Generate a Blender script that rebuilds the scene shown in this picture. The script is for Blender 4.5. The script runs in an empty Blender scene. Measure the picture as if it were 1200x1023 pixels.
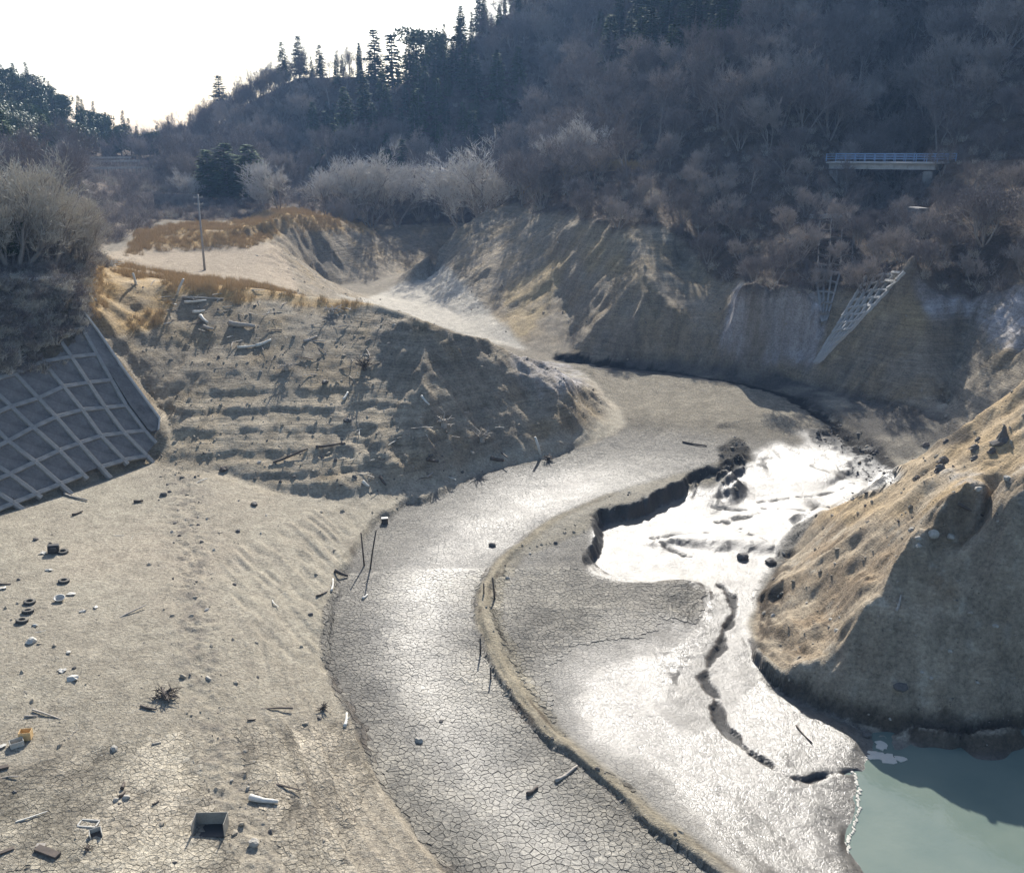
import bpy, math, random
import numpy as np
from mathutils import Vector, Matrix, Euler

R = math.radians
random.seed(7)
rng = np.random.default_rng(11)
scene = bpy.context.scene
C = scene.collection

# ------------------------------------------------------------------ camera, sky, sun, exposure
CAM_Z = 30.0
PITCH = R(17.4)
FPX = 1153.0                      # focal length in pixels of the 1200 px wide photograph
cam_data = bpy.data.cameras.new('camera')
cam = bpy.data.objects.new('camera', cam_data)
C.objects.link(cam)
cam.location = (0, 0, CAM_Z)
cam.rotation_euler = (R(90) - PITCH, 0, 0)
cam_data.sensor_width = 36
cam_data.lens = 36 * FPX / 1200
cam_data.clip_start = 0.5
cam_data.clip_end = 12000
scene.camera = cam

SUN_EL, SUN_AZ = 32.0, 3.5        # degrees above the horizon, degrees right of the view axis (+Y)
world = bpy.data.worlds.new('World')
scene.world = world
world.use_nodes = True
wn, wl = world.node_tree.nodes, world.node_tree.links
bgn = wn['Background']
sky = wn.new('ShaderNodeTexSky')
sky.sky_type = 'NISHITA'
sky.sun_disc = False
sky.sun_elevation = R(SUN_EL)
sky.sun_rotation = R(SUN_AZ)
sky.air_density = 1.0
sky.dust_density = 1.5
sky.ozone_density = 2.0
wl.new(sky.outputs[0], bgn.inputs[0])
bgn.inputs[1].default_value = 0.10
sun_data = bpy.data.lights.new('sun', 'SUN')
sun_data.energy = 5.0
sun_data.angle = R(0.55)
sun_data.color = (1.0, 0.955, 0.88)
sun = bpy.data.objects.new('sun', sun_data)
C.objects.link(sun)
sdir = Vector((math.sin(R(SUN_AZ)) * math.cos(R(SUN_EL)), math.cos(R(SUN_AZ)) * math.cos(R(SUN_EL)), math.sin(R(SUN_EL))))
sun.rotation_euler = sdir.to_track_quat('Z', 'Y').to_euler()
sun.location = (0, 0, 120)
scene.view_settings.view_transform = 'Standard'
scene.view_settings.look = 'None'
scene.view_settings.gamma = 1
scene.view_settings.exposure = 0.86
scene.view_settings.use_curve_mapping = False
scene.cycles.max_bounces = 6
scene.cycles.diffuse_bounces = 2
scene.cycles.glossy_bounces = 3
scene.cycles.transparent_max_bounces = 12
scene.cycles.volume_bounces = 0
scene.cycles.use_denoising = True

# ------------------------------------------------------------------ pixel <-> world helpers
CP, SP = math.cos(PITCH), math.sin(PITCH)
def ray(px, py):
    a = (px - 600) / FPX
    b = (511.5 - py) / FPX
    v = np.array([a, CP + b * SP, -SP + b * CP])
    return v / math.hypot(v[0], v[1])          # scaled so that horizontal length is 1
def Z(px, py, z):                               # where the sight line meets height z
    d = ray(px, py)
    r = (z - CAM_Z) / d[2]
    return (d[0] * r, d[1] * r, z)
def RR(px, py, r):                              # where it is r metres away on the map
    d = ray(px, py)
    return (d[0] * r, d[1] * r, CAM_Z + d[2] * r)
def project(x, y, z):
    zz = z - CAM_Z
    f = y * CP - zz * SP
    u = y * SP + zz * CP
    return 600 + FPX * x / f, 511.5 - FPX * u / f

# ------------------------------------------------------------------ noise in numpy
def _hash(ix, iy, seed):
    h = (ix.astype(np.int64) * 374761393 + iy.astype(np.int64) * 668265263 + seed * 1442695041) & 0xffffffff
    h = ((h ^ (h >> 13)) * 1274126177) & 0xffffffff
    h = h ^ (h >> 16)
    return (h & 0xffff).astype(np.float64) / 65535.0
def vnoise(x, y, seed=0):
    ix, iy = np.floor(x), np.floor(y)
    fx, fy = x - ix, y - iy
    fx = fx * fx * fx * (fx * (fx * 6 - 15) + 10); fy = fy * fy * fy * (fy * (fy * 6 - 15) + 10)
    a = _hash(ix, iy, seed); b = _hash(ix + 1, iy, seed); c = _hash(ix, iy + 1, seed); d = _hash(ix + 1, iy + 1, seed)
    return (a + (b - a) * fx + (c - a) * fy + (a - b - c + d) * fx * fy) * 2 - 1
def fbm(x, y, octv=4, seed=0, gain=0.5, lac=2.03):
    s = 0; amp = 1.0; tot = 0
    for o in range(octv):
        s = s + amp * vnoise(x, y, seed + o * 17); tot += amp
        x, y = x * lac * 0.8 - y * lac * 0.6 + 3.1, x * lac * 0.6 + y * lac * 0.8 + 1.7
        amp *= gain
    return s / tot
def sst(a, b, x):
    t = np.clip((x - a) / (b - a), 0, 1)
    return t * t * (3 - 2 * t)

# ------------------------------------------------------------------ terrain control lines
L = []                                          # lists of (x, y, z)
def line(*pts): L.append([np.array(p, float) for p in pts]); return L[-1]
def zl(z, *pp): return line(*[Z(p[0], p[1], p[2] if len(p) > 2 else z) for p in pp])
def rl(r, *pp): return line(*[RR(p[0], p[1], p[2] if len(p) > 2 else r) for p in pp])
def back(l, dr, dz, zmin=-9):                   # a hidden line behind a crest
    out = []
    for p in l:
        r = math.hypot(p[0], p[1]); k = (r + dr) / r
        out.append((p[0] * k, p[1] * k, max(zmin, p[2] + dz)))
    return line(*out)
def pix_off(pts, dx, dy, z): return [(p[0] + dx, p[1] + dy, z) for p in pts]

# shelf (dry mud) and its edge above the cracked channel
EDGE = [(590, 1110), (520, 1023), (480, 975), (440, 920), (410, 850), (382, 800), (370, 755), (374, 715), (400, 660), (432, 612), (470, 588), (520, 572)]
zl(.62, *EDGE)
zl(.12, *[(p[0] + 16, p[1] + 4) for p in EDGE])
zl(1.6, (0, 1023), (0, 900, 1.9), (0, 760, 2.3), (0, 640, 2.9), (0, 612, 3.0))
zl(1.6, (-200, 1023), (-200, 900, 1.9), (-200, 700, 3.1))
zl(1.2, (280, 1023), (250, 900, 1.4), (230, 780, 1.6), (220, 680, 1.9), (230, 600, 2.3), (255, 558, 2.6))
zl(1.5, (340, 640, 1.5), (420, 600, .8))
# channel one
CH = [(740, 1120), (650, 1023), (560, 930), (490, 820), (468, 740), (490, 670), (560, 610), (640, 570), (700, 540, .2), (760, 515, .35), (800, 490, .5), (790, 465, .7), (740, 445, .8)]
zl(0, *CH)
LEV = [(1000, 1120), (850, 1018), (775, 965), (700, 905), (640, 850), (592, 785), (566, 725), (567, 690), (592, 650), (650, 607), (720, 576), (790, 556), (850, 540), (872, 530)]
zl(.42, *LEV)
zl(.08, *[(p[0] - 15, p[1] + 5) for p in LEV[:10]])
zl(.10, *[(p[0] + 13, p[1] - 4 + (6 if p[1] < 700 else 0)) for p in LEV[:9]])
# inner flat
zl(.1, (640, 700), (680, 790, .0), (760, 880, -.15), (860, 970, -.3), (960, 1060, -.5))
zl(0, (760, 760, 0), (790, 840, -.25), (860, 930, -.5), (940, 1000, -.8))
BANKT = [(860, 548, .75), (800, 563, .65), (745, 583, .5), (712, 596, .4), (684, 606, .35), (693, 625, .3), (688, 645, .2), (682, 660, .2), (694, 672, .15), (722, 683, .1), (762, 684, .05), (800, 678, .1), (815, 680, .05)]
zl(0, (815, 715, -.4), (800, 760, -.35), (795, 800, -.42))
zl(0, *BANKT)
BANKB = [(872, 560), (820, 577), (762, 598), (720, 611), (704, 618), (704, 640), (697, 652), (694, 662), (704, 669), (726, 679), (762, 680.5), (800, 673.5), (822, 677)]
zl(-.9, *BANKB)
zl(-.9, (740, 650), (820, 610), (880, 585), (960, 575), (1000, 560))
zl(-.9, (800, 665), (870, 665), (890, 655))
# bar in the pool
zl(-.30, (762, 629), (800, 629), (850, 631), (915, 633))
zl(-.85, (762, 633), (800, 641), (850, 647), (915, 650))
zl(-.85, (740, 628), (800, 622), (900, 622))
# stream thread down to the water
THR = [(868, 690), (855, 740), (838, 780), (838, 830), (860, 868), (900, 900), (935, 917), (985, 903), (1020, 898)]
zl(-.62, *[(p[0], p[1], -.85 + .045 * k) for k, p in enumerate(THR[:6])])
zl(-.95, *[(p[0] + 22, p[1] - 6, -.85 + .03 * k) for k, p in enumerate(THR[:6])])
zl(-.95, (900, 800), (960, 850), (1000, 875))
WATER_Z = -1.2
SHORE = [(1075, 872), (1035, 888), (1012, 895), (1003, 930), (1000, 960), (988, 985), (1010, 1020), (1040, 1060)]
zl(WATER_Z, *SHORE)
zl(-2.6, (1120, 900), (1090, 960), (1120, 1040))
zl(-4, (1220, 900), (1220, 1040), (1400, 1000))
zl(-3, (1400, 880), (1200, 888))
# wet upper area
zl(-.55, (900, 548), (960, 550), (1010, 545))
zl(0, (890, 520, .1), (950, 525, -.2), (1000, 525, -.3), (1040, 545, -.4))
zl(.75, (842, 497), (870, 492), (925, 488), (945, 500, .55))
zl(.3, (842, 503), (880, 505), (945, 510, .2))
zl(.75, (700, 470), (740, 480), (800, 515, .6))
zl(1.0, (700, 432), (780, 437), (850, 448), (900, 455), (960, 470, .9), (1000, 490, .7), (1030, 515, .3))
zl(.55, (650, 424), (720, 430), (800, 436.5), (880, 449), (930, 466), (985, 497, .1), (1010, 520, -.3))

# right foreground hill
RTOE = [(1330, 872, -1.6), (1200, 868, -1.4), (1100, 866, -1.35), (1030, 858, -1.25), (960, 833, -1.1), (910, 803, -1.0), (880, 765, -.95), (868, 732, -.9), (880, 700, -.85), (900, 672, -.85), (912, 650, -.85)]
zl(0, *RTOE)
zl(-.2, (1200, 850, -.2), (1100, 848, -.2), (1040, 835, -.2), (965, 808, -.1), (920, 785, -.1), (888, 755, -.2))
rc = zl(0, (918, 622, -.5), (940, 607, .6), (965, 594, 2.2), (1000, 577, 4.2), (1040, 556, 6.4), (1075, 533, 8.2), (1110, 510, 10.2), (1160, 473, 12.6), (1200, 447, 14.2), (1260, 420, 16), (1400, 370, 19))
back(rc[2:], 7, -4.2); back(rc[1:], 16, -9, -.4); back(rc[4:], 26, -20, -.4)
zl(0, (918, 622, -.5), (925, 611, -.45), (935, 600, -.35))
re_ = zl(0, (985, 770, 1.2), (1000, 742, 2.9), (1016, 712, 4.0), (1034, 680, 5.2), (1050, 645, 6.6), (1062, 618, 7.7), (1075, 606, 8.4), (1100, 585, 9.2), (1130, 566, 10.2), (1200, 556, 11.2), (1300, 540, 12.5), (1400, 530, 13))
zl(0, (1062, 622, 7.4), (1095, 628, 7.2), (1130, 626, 7.4), (1145, 605, 8.3), (1160, 585, 9.3))
zl(0, (885, 700, -.5), (930, 672, 1.0), (980, 640, 3.0), (1030, 605, 5.6), (1090, 560, 8.6), (1150, 520, 11), (1200, 500, 12.4))
# left mound
MT = [(182, 545, 2.9), (215, 552, 2.8), (255, 552, 2.6), (330, 578, 1.6), (390, 585, 1.2), (450, 578, 1.0), (520, 568, .5), (560, 552, .5), (640, 535, .5), (700, 515, .6), (732, 498, .7), (728, 480, .8), (705, 465, .9)]
zl(0, *MT)
mc = zl(0, (108, 378, 12.8), (130, 335, 14.6), (165, 330, 14.4), (210, 333, 14.2), (300, 338, 13.6), (370, 347, 12.8), (440, 355, 12.6), (490, 372, 12.2), (540, 390, 10.8), (575, 398, 9.6), (610, 415, 7.9), (655, 432, 5.8), (672, 442, 5.0), (690, 462, 2.6), (705, 466, .9))
back(mc[5:12], 9, -3.6); back(mc[6:13], 22, -12, .9)
zl(0, (500, 565, 1.0), (500, 480, 5.8), (495, 420, 9.4))
zl(0, (655, 440, 6.0), (668, 470, 3.4), (700, 500, 1.0))

# left bank: the concrete lattice lies on a 45 degree plane rising from its toe
P1, P2 = np.array(Z(0, 600, 3.0)), np.array(Z(184, 538, 2.9))
_t = (P2 - P1) / np.linalg.norm(P2 - P1)
_o = np.array([-_t[1], _t[0], 0]); _o /= np.linalg.norm(_o)
WN = np.cross(_t, _o + np.array([0, 0, 1.3])); WN /= np.linalg.norm(WN)
if WN[2] < 0: WN = -WN
def PL(px, py, off=0.0):
    d = ray(px, py); o = np.array([0, 0, CAM_Z])
    return o + d * (np.dot(P1 + WN * off - o, WN) / np.dot(d, WN))
def pln(*pp, off=-.45): return line(*[PL(p[0], p[1], off) for p in pp])
pln((-300, 705), (-120, 645), (0, 600), (90, 572), (184, 538))
pln((-300, 600), (0, 545), (186, 505)); pln((-300, 520), (0, 470), (160, 455)); pln((-300, 440), (0, 410), (125, 405))
pln((184, 538), (186, 492), (165, 462), (140, 425), (110, 395), (92, 378)); pln((-300, 370), (0, 350), (75, 352))
zl(0, (195, 548, 2.9), (200, 500, 4.6), (178, 462, 6.4), (150, 425, 8.8), (122, 398, 11.0), (108, 378, 12.4))
zl(18.6, (-300, 320), (0, 305), (60, 315, 18.0)); zl(19.5, (-300, 280), (0, 262), (40, 275), (85, 305, 17.0), (112, 318, 15.6))
zl(0, (75, 352, 15.9), (100, 335, 15.3), (128, 334, 14.7))
# terrace behind the mound, pole, second mound
zl(11, (170, 318, 12.0), (240, 318, 11.0), (310, 326, 10.2), (350, 335, 9.4))
zl(11, (160, 300, 12.3), (240, 295, 11.8), (300, 296, 11.5), (325, 290, 11.5))
zl(0, (175, 284, 13.2), (260, 284, 12.8), (330, 270, 12.6))
m2 = zl(0, (160, 290, 12.5), (180, 272, 13.8), (210, 266, 14.4), (262, 271, 14.2), (300, 262, 14.6), (335, 249, 15.4))
back(m2[1:], 20, -3); m3 = rl(0, (335, 249, 186), (380, 254, 198), (410, 262, 205), (440, 270, 211)); back(m3[1:], 10, -3)
zl(0, (340, 300, 9.2), (372, 322, 4.6), (385, 336, 2.6))
zl(2.6, (385, 336), (420, 331), (460, 325), (500, 312), (525, 300))
zl(2.4, (400, 341), (460, 348), (520, 362), (548, 385, 2.0), (600, 405, 1.6), (650, 418, 1.2))
zl(2.6, (480, 335), (530, 320))
rl(232, (440, 262), (480, 258), (520, 256), (545, 262))
rl(0, (410, 235, 262), (480, 225, 258), (540, 225, 255))
rl(0, (440, 170, 285), (500, 150, 285), (560, 150, 280))
# left valley
zl(12.4, (118, 296), (135, 285, 12.4), (150, 270, 13))
rl(0, (130, 262, 205), (200, 252, 215), (240, 258, 212))
rl(0, (130, 250, 222), (180, 243, 232), (215, 244, 230))
rl(0, (120, 235, 245), (180, 229, 255), (210, 228, 252))
rl(0, (110, 212, 290), (170, 206, 310), (220, 208, 300))
rl(0, (110, 196, 340), (170, 190, 360), (210, 188, 350))
rl(0, (150, 180, 480), (180, 176, 520), (200, 176, 480))
line((-900, 1500, 5), (-400, 1500, 5), (0, 1500, 5), (900, 1500, 5))
line((-420, 900, 5), (-250, 900, 5), (-100, 900, 5))
# left far hill
lh = rl(0, (-200, 20, 400), (-80, 60, 400), (0, 106, 400), (50, 124, 405), (100, 150, 410), (140, 172, 415), (165, 190, 420))
back(lh, 60, -40, 5)
rl(0, (-200, 190, 230), (0, 200, 240), (60, 205, 250), (100, 215, 250))
# far ridge right of the gap
fr = rl(0, (185, 186, 390), (215, 168, 380), (245, 152, 372), (280, 130, 365), (315, 107, 358), (350, 90, 352), (400, 88, 345), (440, 88, 340))
back(fr, 50, -35, 5)
rl(0, (220, 225, 262), (270, 232, 256), (320, 232, 252), (365, 215, 255))
# main mountain
mm = rl(0, (368, 205, 262), (378, 185, 268), (400, 155, 280), (430, 125, 292), (480, 92, 308), (530, 62, 318), (580, 30, 326), (640, -20, 340), (700, -75, 350), (800, -190, 350), (900, -280, 345), (1050, -360, 330), (1300, -420, 320), (1600, -420, 300))
back(mm[4:], 70, -10, 5); back(mm[:5], 22, -14, 5)
# valley between main mountain and right slope
rl(0, (545, 245, 248), (590, 190, 262), (620, 150, 275), (650, 100, 290), (700, 40, 305), (730, -20, 320))
# spur behind promontory (left silhouette)
sb = rl(0, (474, 326, 182), (500, 300, 188), (530, 272, 194), (565, 250, 198), (600, 236, 200), (640, 215, 204), (690, 170, 212), (740, 120, 222), (800, 60, 236), (860, 0, 250), (900, -80, 265))
back(sb[1:6], 16, -8, 3)
zl(0, (500, 345, 2.6), (548, 378, 2.1))
# promontory ridge and face
pr = rl(0, (552, 388, 146), (585, 362, 150), (620, 333, 153), (645, 303, 157), (662, 268, 161))
pr[0][2] = 2.1
rl(0, (625, 262, 176), (585, 300, 167), (560, 335, 160), (545, 362, 154))
zl(0, (560, 398, 1.9), (620, 412, 1.4), (690, 419, 1.2), (750, 422, 1.15), (800, 424, 1.15), (850, 430, 1.15), (900, 440, 1.2), (955, 452, 1.2), (1010, 470, 1.2), (1060, 490, 1.2), (1110, 512, 1.2), (1200, 560, 1.2))
rl(0, (665, 264, 160), (720, 257, 159), (768, 262, 158), (800, 275, 158), (830, 290, 160))
rl(0, (650, 320, 152), (660, 360, 143), (670, 400, 134))
rl(0, (700, 300, 152), (702, 350, 143), (690, 385, 136))
rl(0, (752, 290, 151.5), (750, 320, 144), (748, 352, 136), (745, 385, 129.5))
rl(0, (745, 325, 143.5), (715, 355, 138.5), (692, 395, 131.5))
rl(0, (755, 325, 143.5), (790, 360, 138), (835, 405, 130))
rl(0, (800, 310, 156), (830, 345, 150), (852, 380, 142), (862, 412, 133))
rl(0, (865, 330, 144), (900, 330, 142), (950, 335, 141), (965, 380, 136))
rl(0, (858, 405, 130.5), (900, 415, 129), (950, 425, 127))
# right slope
rl(0, (960, 430, 119), (1000, 385, 120), (1040, 340, 127), (1070, 290, 140))
rl(0, (1110, 480, 110), (1120, 430, 116), (1130, 380, 124), (1200, 400, 112), (1200, 330, 124), (1300, 330, 110))
rl(0, (850, 290, 162), (900, 285, 158), (960, 280, 157), (1010, 275, 160), (1050, 275, 166), (1090, 275, 156), (1200, 275, 149), (1400, 275, 138))
# shelf road
rd = rl(0, (615, 204, 205), (700, 200, 195), (790, 197, 188), (880, 196, 184), (972, 197.5, 181), (1000, 230, 184), (1045, 250, 196), (1080, 225, 186), (1108, 192, 176), (1200, 188, 171), (1400, 186, 158))
rl(0, (620, 199, 209.5), (700, 196, 199), (790, 193.5, 192), (880, 193, 188), (972, 194.5, 186), (1000, 205, 196), (1045, 215, 214), (1085, 200, 196), (1110, 189, 181), (1200, 185, 176), (1400, 183, 163))
rl(0, (1045, 170, 228), (1046, 120, 240), (1050, 60, 256), (1050, 0, 272))
rl(0, (700, 150, 214), (780, 100, 216), (880, 110, 208), (960, 120, 206), (980, 60, 222), (970, 0, 238))
rl(0, (1120, 140, 194), (1130, 80, 208), (1140, 0, 228), (1200, 100, 200), (1200, 0, 226), (1400, 0, 212))

# slopes on the far side stand steep: pull them in along the ground plan
def radj(az, r):
    az = math.degrees(az)
    t = min(max((az - 1.5) / 5, 0), 1); k = 9 * t * t * (3 - 2 * t) + 11 * min(max((az - 8) / 5, 0), 1)
    q = min(max((r - 119) / 28, 0), 1)
    return r - k * q * q * (3 - 2 * q)
for l in L:
    for p in l:
        r0 = math.hypot(p[0], p[1]); k = radj(math.atan2(p[0], p[1]), r0) / r0
        if r0 < 600: p[0] *= k; p[1] *= k; p[2] = CAM_Z + (p[2] - CAM_Z) * k
# ------------------------------------------------------------------ relax the surface between the lines
AZ0, AZ1 = R(-46), R(46)
V0, V1 = math.log(14.0), math.log(1600.0)
NA, NV = 960, 1152
def solve():
    pts = []
    for l in L:
        for a, b in zip(l[:-1], l[1:]):
            n = max(2, int(400 * (abs(math.atan2(a[0], a[1]) - math.atan2(b[0], b[1])) + abs(math.log((math.hypot(a[0], a[1]) + 1e-6) / math.hypot(b[0], b[1]))))) + 2)
            t = np.linspace(0, 1, n)[:, None]
            pts.append(a[None] * (1 - t) + b[None] * t)
    P = np.concatenate(pts)
    az = np.arctan2(P[:, 0], P[:, 1]); lr = np.log(np.hypot(P[:, 0], P[:, 1]))
    U = None
    for lev in (32, 16, 8, 4, 2, 1):
        na, nv = NA // lev, NV // lev
        i = np.rint((az - AZ0) / (AZ1 - AZ0) * (na - 1)).astype(int); j = np.rint((lr - V0) / (V1 - V0) * (nv - 1)).astype(int)
        ok = (i >= 0) & (i < na) & (j >= 0) & (j < nv)
        S = np.zeros((nv, na)); W = np.zeros((nv, na))
        np.add.at(S, (j[ok], i[ok]), P[ok, 2]); np.add.at(W, (j[ok], i[ok]), 1)
        fix = W > 0; val = np.where(fix, S / np.maximum(W, 1), 0)
        if U is None: U = np.full((nv, na), 5.0)
        else:
            jj = np.linspace(0, U.shape[0] - 1, nv); ii = np.linspace(0, U.shape[1] - 1, na)
            j0 = np.minimum(jj.astype(int), U.shape[0] - 2); i0 = np.minimum(ii.astype(int), U.shape[1] - 2)
            fj = (jj - j0)[:, None]; fi = (ii - i0)[None]
            U = (U[j0][:, i0] * (1 - fj) * (1 - fi) + U[j0 + 1][:, i0] * fj * (1 - fi) + U[j0][:, i0 + 1] * (1 - fj) * fi + U[j0 + 1][:, i0 + 1] * fj * fi)
        U[fix] = val[fix]
        for it in range({32: 500, 16: 350, 8: 220, 4: 130, 2: 80, 1: 50}[lev]):
            E = np.pad(U, 1, mode='edge')
            U = 0.25 * (E[:-2, 1:-1] + E[2:, 1:-1] + E[1:-1, :-2] + E[1:-1, 2:])
            U[fix] = val[fix]
    for it in range(2):
        E = np.pad(U, 1, mode='edge')
        U = 0.5 * U + 0.125 * (E[:-2, 1:-1] + E[2:, 1:-1] + E[1:-1, :-2] + E[1:-1, 2:])
    return U
U = solve()
_gr = np.exp(np.linspace(V0, V1, NV))[:, None]; _ga = np.linspace(AZ0, AZ1, NA)[None]
dV, dA = (V1 - V0) / (NV - 1), (AZ1 - AZ0) / (NA - 1)
_Ur = np.gradient(U, dV, axis=0) / _gr; _Ua = np.gradient(U, dA, axis=1) / _gr
_GX = _Ur * np.sin(_ga) + _Ua * np.cos(_ga); _GY = _Ur * np.cos(_ga) - _Ua * np.sin(_ga)
def _blur(A, n):
    for _ in range(n):
        E = np.pad(A, 1, mode='edge')
        A = (E[:-2, 1:-1] + E[2:, 1:-1] + E[1:-1, :-2] + E[1:-1, 2:]) * .25
    return A
_GXs, _GYs = _blur(_GX, 6), _blur(_GY, 6)
def samp(A, x, y):
    j = np.clip((np.log(np.hypot(x, y)) - V0) / dV, 0, NV - 1.001); i = np.clip((np.arctan2(x, y) - AZ0) / dA, 0, NA - 1.001)
    j0 = j.astype(int); i0 = i.astype(int); fj = j - j0; fi = i - i0
    return A[j0, i0] * (1 - fj) * (1 - fi) + A[j0 + 1, i0] * fj * (1 - fi) + A[j0, i0 + 1] * (1 - fj) * fi + A[j0 + 1, i0 + 1] * fj * fi

azs = np.concatenate([np.arange(-46, -33.5, .8), np.arange(-33.5, 33.5, .115), np.arange(33.5, 46.01, .8)]) * math.pi / 180
lrs = np.concatenate([np.arange(math.log(15), math.log(28), .02), np.arange(math.log(28), math.log(230), .0035), np.arange(math.log(230), math.log(450), .006), np.arange(math.log(450), math.log(1560), .02)])
nc, nr = len(azs), len(lrs)
AZg, RG = np.meshgrid(azs, np.exp(lrs))
X, Y = RG * np.sin(AZg), RG * np.cos(AZg)

slope0 = np.hypot(samp(_GXs, X, Y), samp(_GYs, X, Y))
hillm = sst(.12, .4, slope0) * np.maximum(sst(.9, 1.9, samp(U, X, Y)), ((AZg > R(12.5)) & (RG < 92) & (np.degrees(AZg) > 12.5 + (RG < 70) * 0)).astype(float) * sst(-.8, -.2, samp(U, X, Y)) * (sst(45, 46, RG) ) * (samp(_GXs, X, Y) ** 2 + samp(_GYs, X, Y) ** 2 > .06))
wamp = .12 + .9 * sst(.15, .5, slope0)
wx = fbm(X / 5, Y / 5, 3, 5) * wamp + fbm(X / 1.3, Y / 1.3, 2, 8) * wamp * .3
wy = fbm(X / 5, Y / 5, 3, 31) * wamp + fbm(X / 1.3, Y / 1.3, 2, 37) * wamp * .3
_u0 = samp(U, X, Y); _px, _py = project(X, Y, _u0)
_okw = (_px < 196) & (_px > -420) & (_py > 345) & (_py < 760) & (RG > 50) & (RG < 112) & (_px < np.interp(_py, [345, 378, 492, 545, 760], [96, 96, 196, 196, 60]))
_calm = 1 - _blur(_okw.astype(float), 3)
_near = ((_px > 660) & (_py > 500) & (_py < 830) & (_px < 960) & (RG < 110) & (_u0 < 1)).astype(float)
wx = wx * _calm + _near * .28 * fbm(X / .9, Y / .9, 3, 301); wy = wy * _calm + _near * .28 * fbm(X / .9, Y / .9, 3, 305)
Hh = samp(U, X + wx, Y + wy)

def streaks(scale, step, n, seed):
    acc = np.zeros_like(X)
    for s in (1, -1):
        x, y = X.copy(), Y.copy()
        for k in range(n):
            gx, gy = samp(_GXs, x, y), samp(_GYs, x, y)
            g = np.hypot(gx, gy) + 1e-6
            x = x + s * step * gx / g; y = y + s * step * gy / g
            acc += vnoise(x / scale, y / scale, seed)
    return acc / math.sqrt(2 * n)
G1 = streaks(.55, .35, 9, 3)
G2 = streaks(2.2, 1.2, 8, 9)
PX, PY = project(X, Y, Hh)

def inpoly(poly, px, py):
    ins = np.zeros(px.shape, bool)
    n = len(poly)
    for k in range(n):
        x1, y1 = poly[k]; x2, y2 = poly[(k + 1) % n]
        if y1 == y2: continue
        c = ((y1 > py) != (y2 > py)) & (px < (x2 - x1) * (py - y1) / (y2 - y1) + x1)
        ins ^= c
    return ins
def zone(poly, r0=0, r1=9999, warp=4, blur=2):
    m = inpoly(poly, PX + ZW1 * warp, PY + ZW2 * warp) & (RG > r0) & (RG < r1)
    return _blur(m.astype(float), blur)
def poly_dist(pts, zlev=-.9):
    P = [Z(p[0], p[1], zlev)[:2] for p in pts]; d = np.full(X.shape, 99.0)
    for (x1, y1), (x2, y2) in zip(P[:-1], P[1:]):
        t = np.clip(((X - x1) * (x2 - x1) + (Y - y1) * (y2 - y1)) / ((x2 - x1) ** 2 + (y2 - y1) ** 2), 0, 1)
        d = np.minimum(d, np.hypot(X - x1 - t * (x2 - x1), Y - y1 - t * (y2 - y1)))
    return d
ZW1 = fbm(X / 2.2, Y / 2.2, 4, 101); ZW2 = fbm(X / 2.2, Y / 2.2, 4, 151)

z_poly_channel = [(p[0] + 6, p[1] + 2) for p in EDGE] + [(560, 553), (640, 538), (700, 518), (735, 500), (728, 478), (690, 440), (660, 424), (900, 450), (950, 470), (1010, 500), (1060, 560), (960, 600), (890, 700), (870, 730), (905, 803), (1030, 860), (1090, 880), (1200, 880), (1300, 1200), (590, 1200)]
m_chan = zone(z_poly_channel, 20, 135, 3)
m_sidelev = zone(LEV[:14] + [(p[0] + 22, p[1] + (2 if p[1] > 640 else 22)) for p in LEV[:14][::-1]], 20, 110, 3)
m_wetraw = zone([(700, 612), (762, 592), (830, 570), (880, 540), (900, 520), (960, 505), (1010, 520), (1060, 560), (960, 602), (925, 622), (905, 660), (890, 700), (868, 735), (905, 805), (960, 835), (1030, 862), (1080, 875), (1300, 880), (1300, 1300), (1000, 1200), (860, 1018), (790, 940), (730, 880), (690, 870), (650, 810), (690, 770), (760, 765), (815, 790), (820, 735), (833, 690), (800, 680), (722, 684), (694, 672), (697, 640)], 20, 110, 16, 6)
_lo = _blur(m_wetraw[::8, ::8], 14); _jj = np.clip(np.arange(nr) / 8, 0, _lo.shape[0] - 1.001); _ii = np.clip(np.arange(nc) / 8, 0, _lo.shape[1] - 1.001)
_a, _b2 = _jj.astype(int), _ii.astype(int); _fa, _fb = (_jj - _a)[:, None], (_ii - _b2)[None]
_lo = _lo[_a][:, _b2] * (1 - _fa) * (1 - _fb) + _lo[_a + 1][:, _b2] * _fa * (1 - _fb) + _lo[_a][:, _b2 + 1] * (1 - _fa) * _fb + _lo[_a + 1][:, _b2 + 1] * _fa * _fb
_soft = zone([(600, 760), (690, 715), (760, 715), (840, 740), (840, 840), (900, 900), (1000, 1100), (1000, 1200), (900, 1200), (560, 760)], 20, 75, 4, 10)
m_wetraw = m_wetraw * (1 - _soft) + _soft * np.clip(_lo * 1.7 - .12 + .25 * ZW1, 0, 1)
m_wet = np.maximum(_blur(m_wetraw, 130) ** .8 * m_wetraw, 0) if 0 else m_wetraw
m_pool = zone([(690, 672), (700, 612), (762, 592), (830, 570), (880, 545), (940, 560), (1000, 550), (1020, 570), (960, 602), (925, 622), (905, 660), (885, 700), (875, 730), (890, 790), (850, 850), (800, 860), (760, 830), (800, 790), (828, 740), (840, 692), (800, 680), (722, 684)], 20, 110, 4, 4)
m_black = zone([(945, 508), (985, 498), (1020, 515), (1050, 545), (1020, 562), (985, 560), (1000, 540), (955, 520)], 20, 110, 6)
m_black = np.maximum(m_black, zone([(842, 520), (870, 512), (880, 530), (868, 550), (845, 545)], 20, 110, 5))
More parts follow.
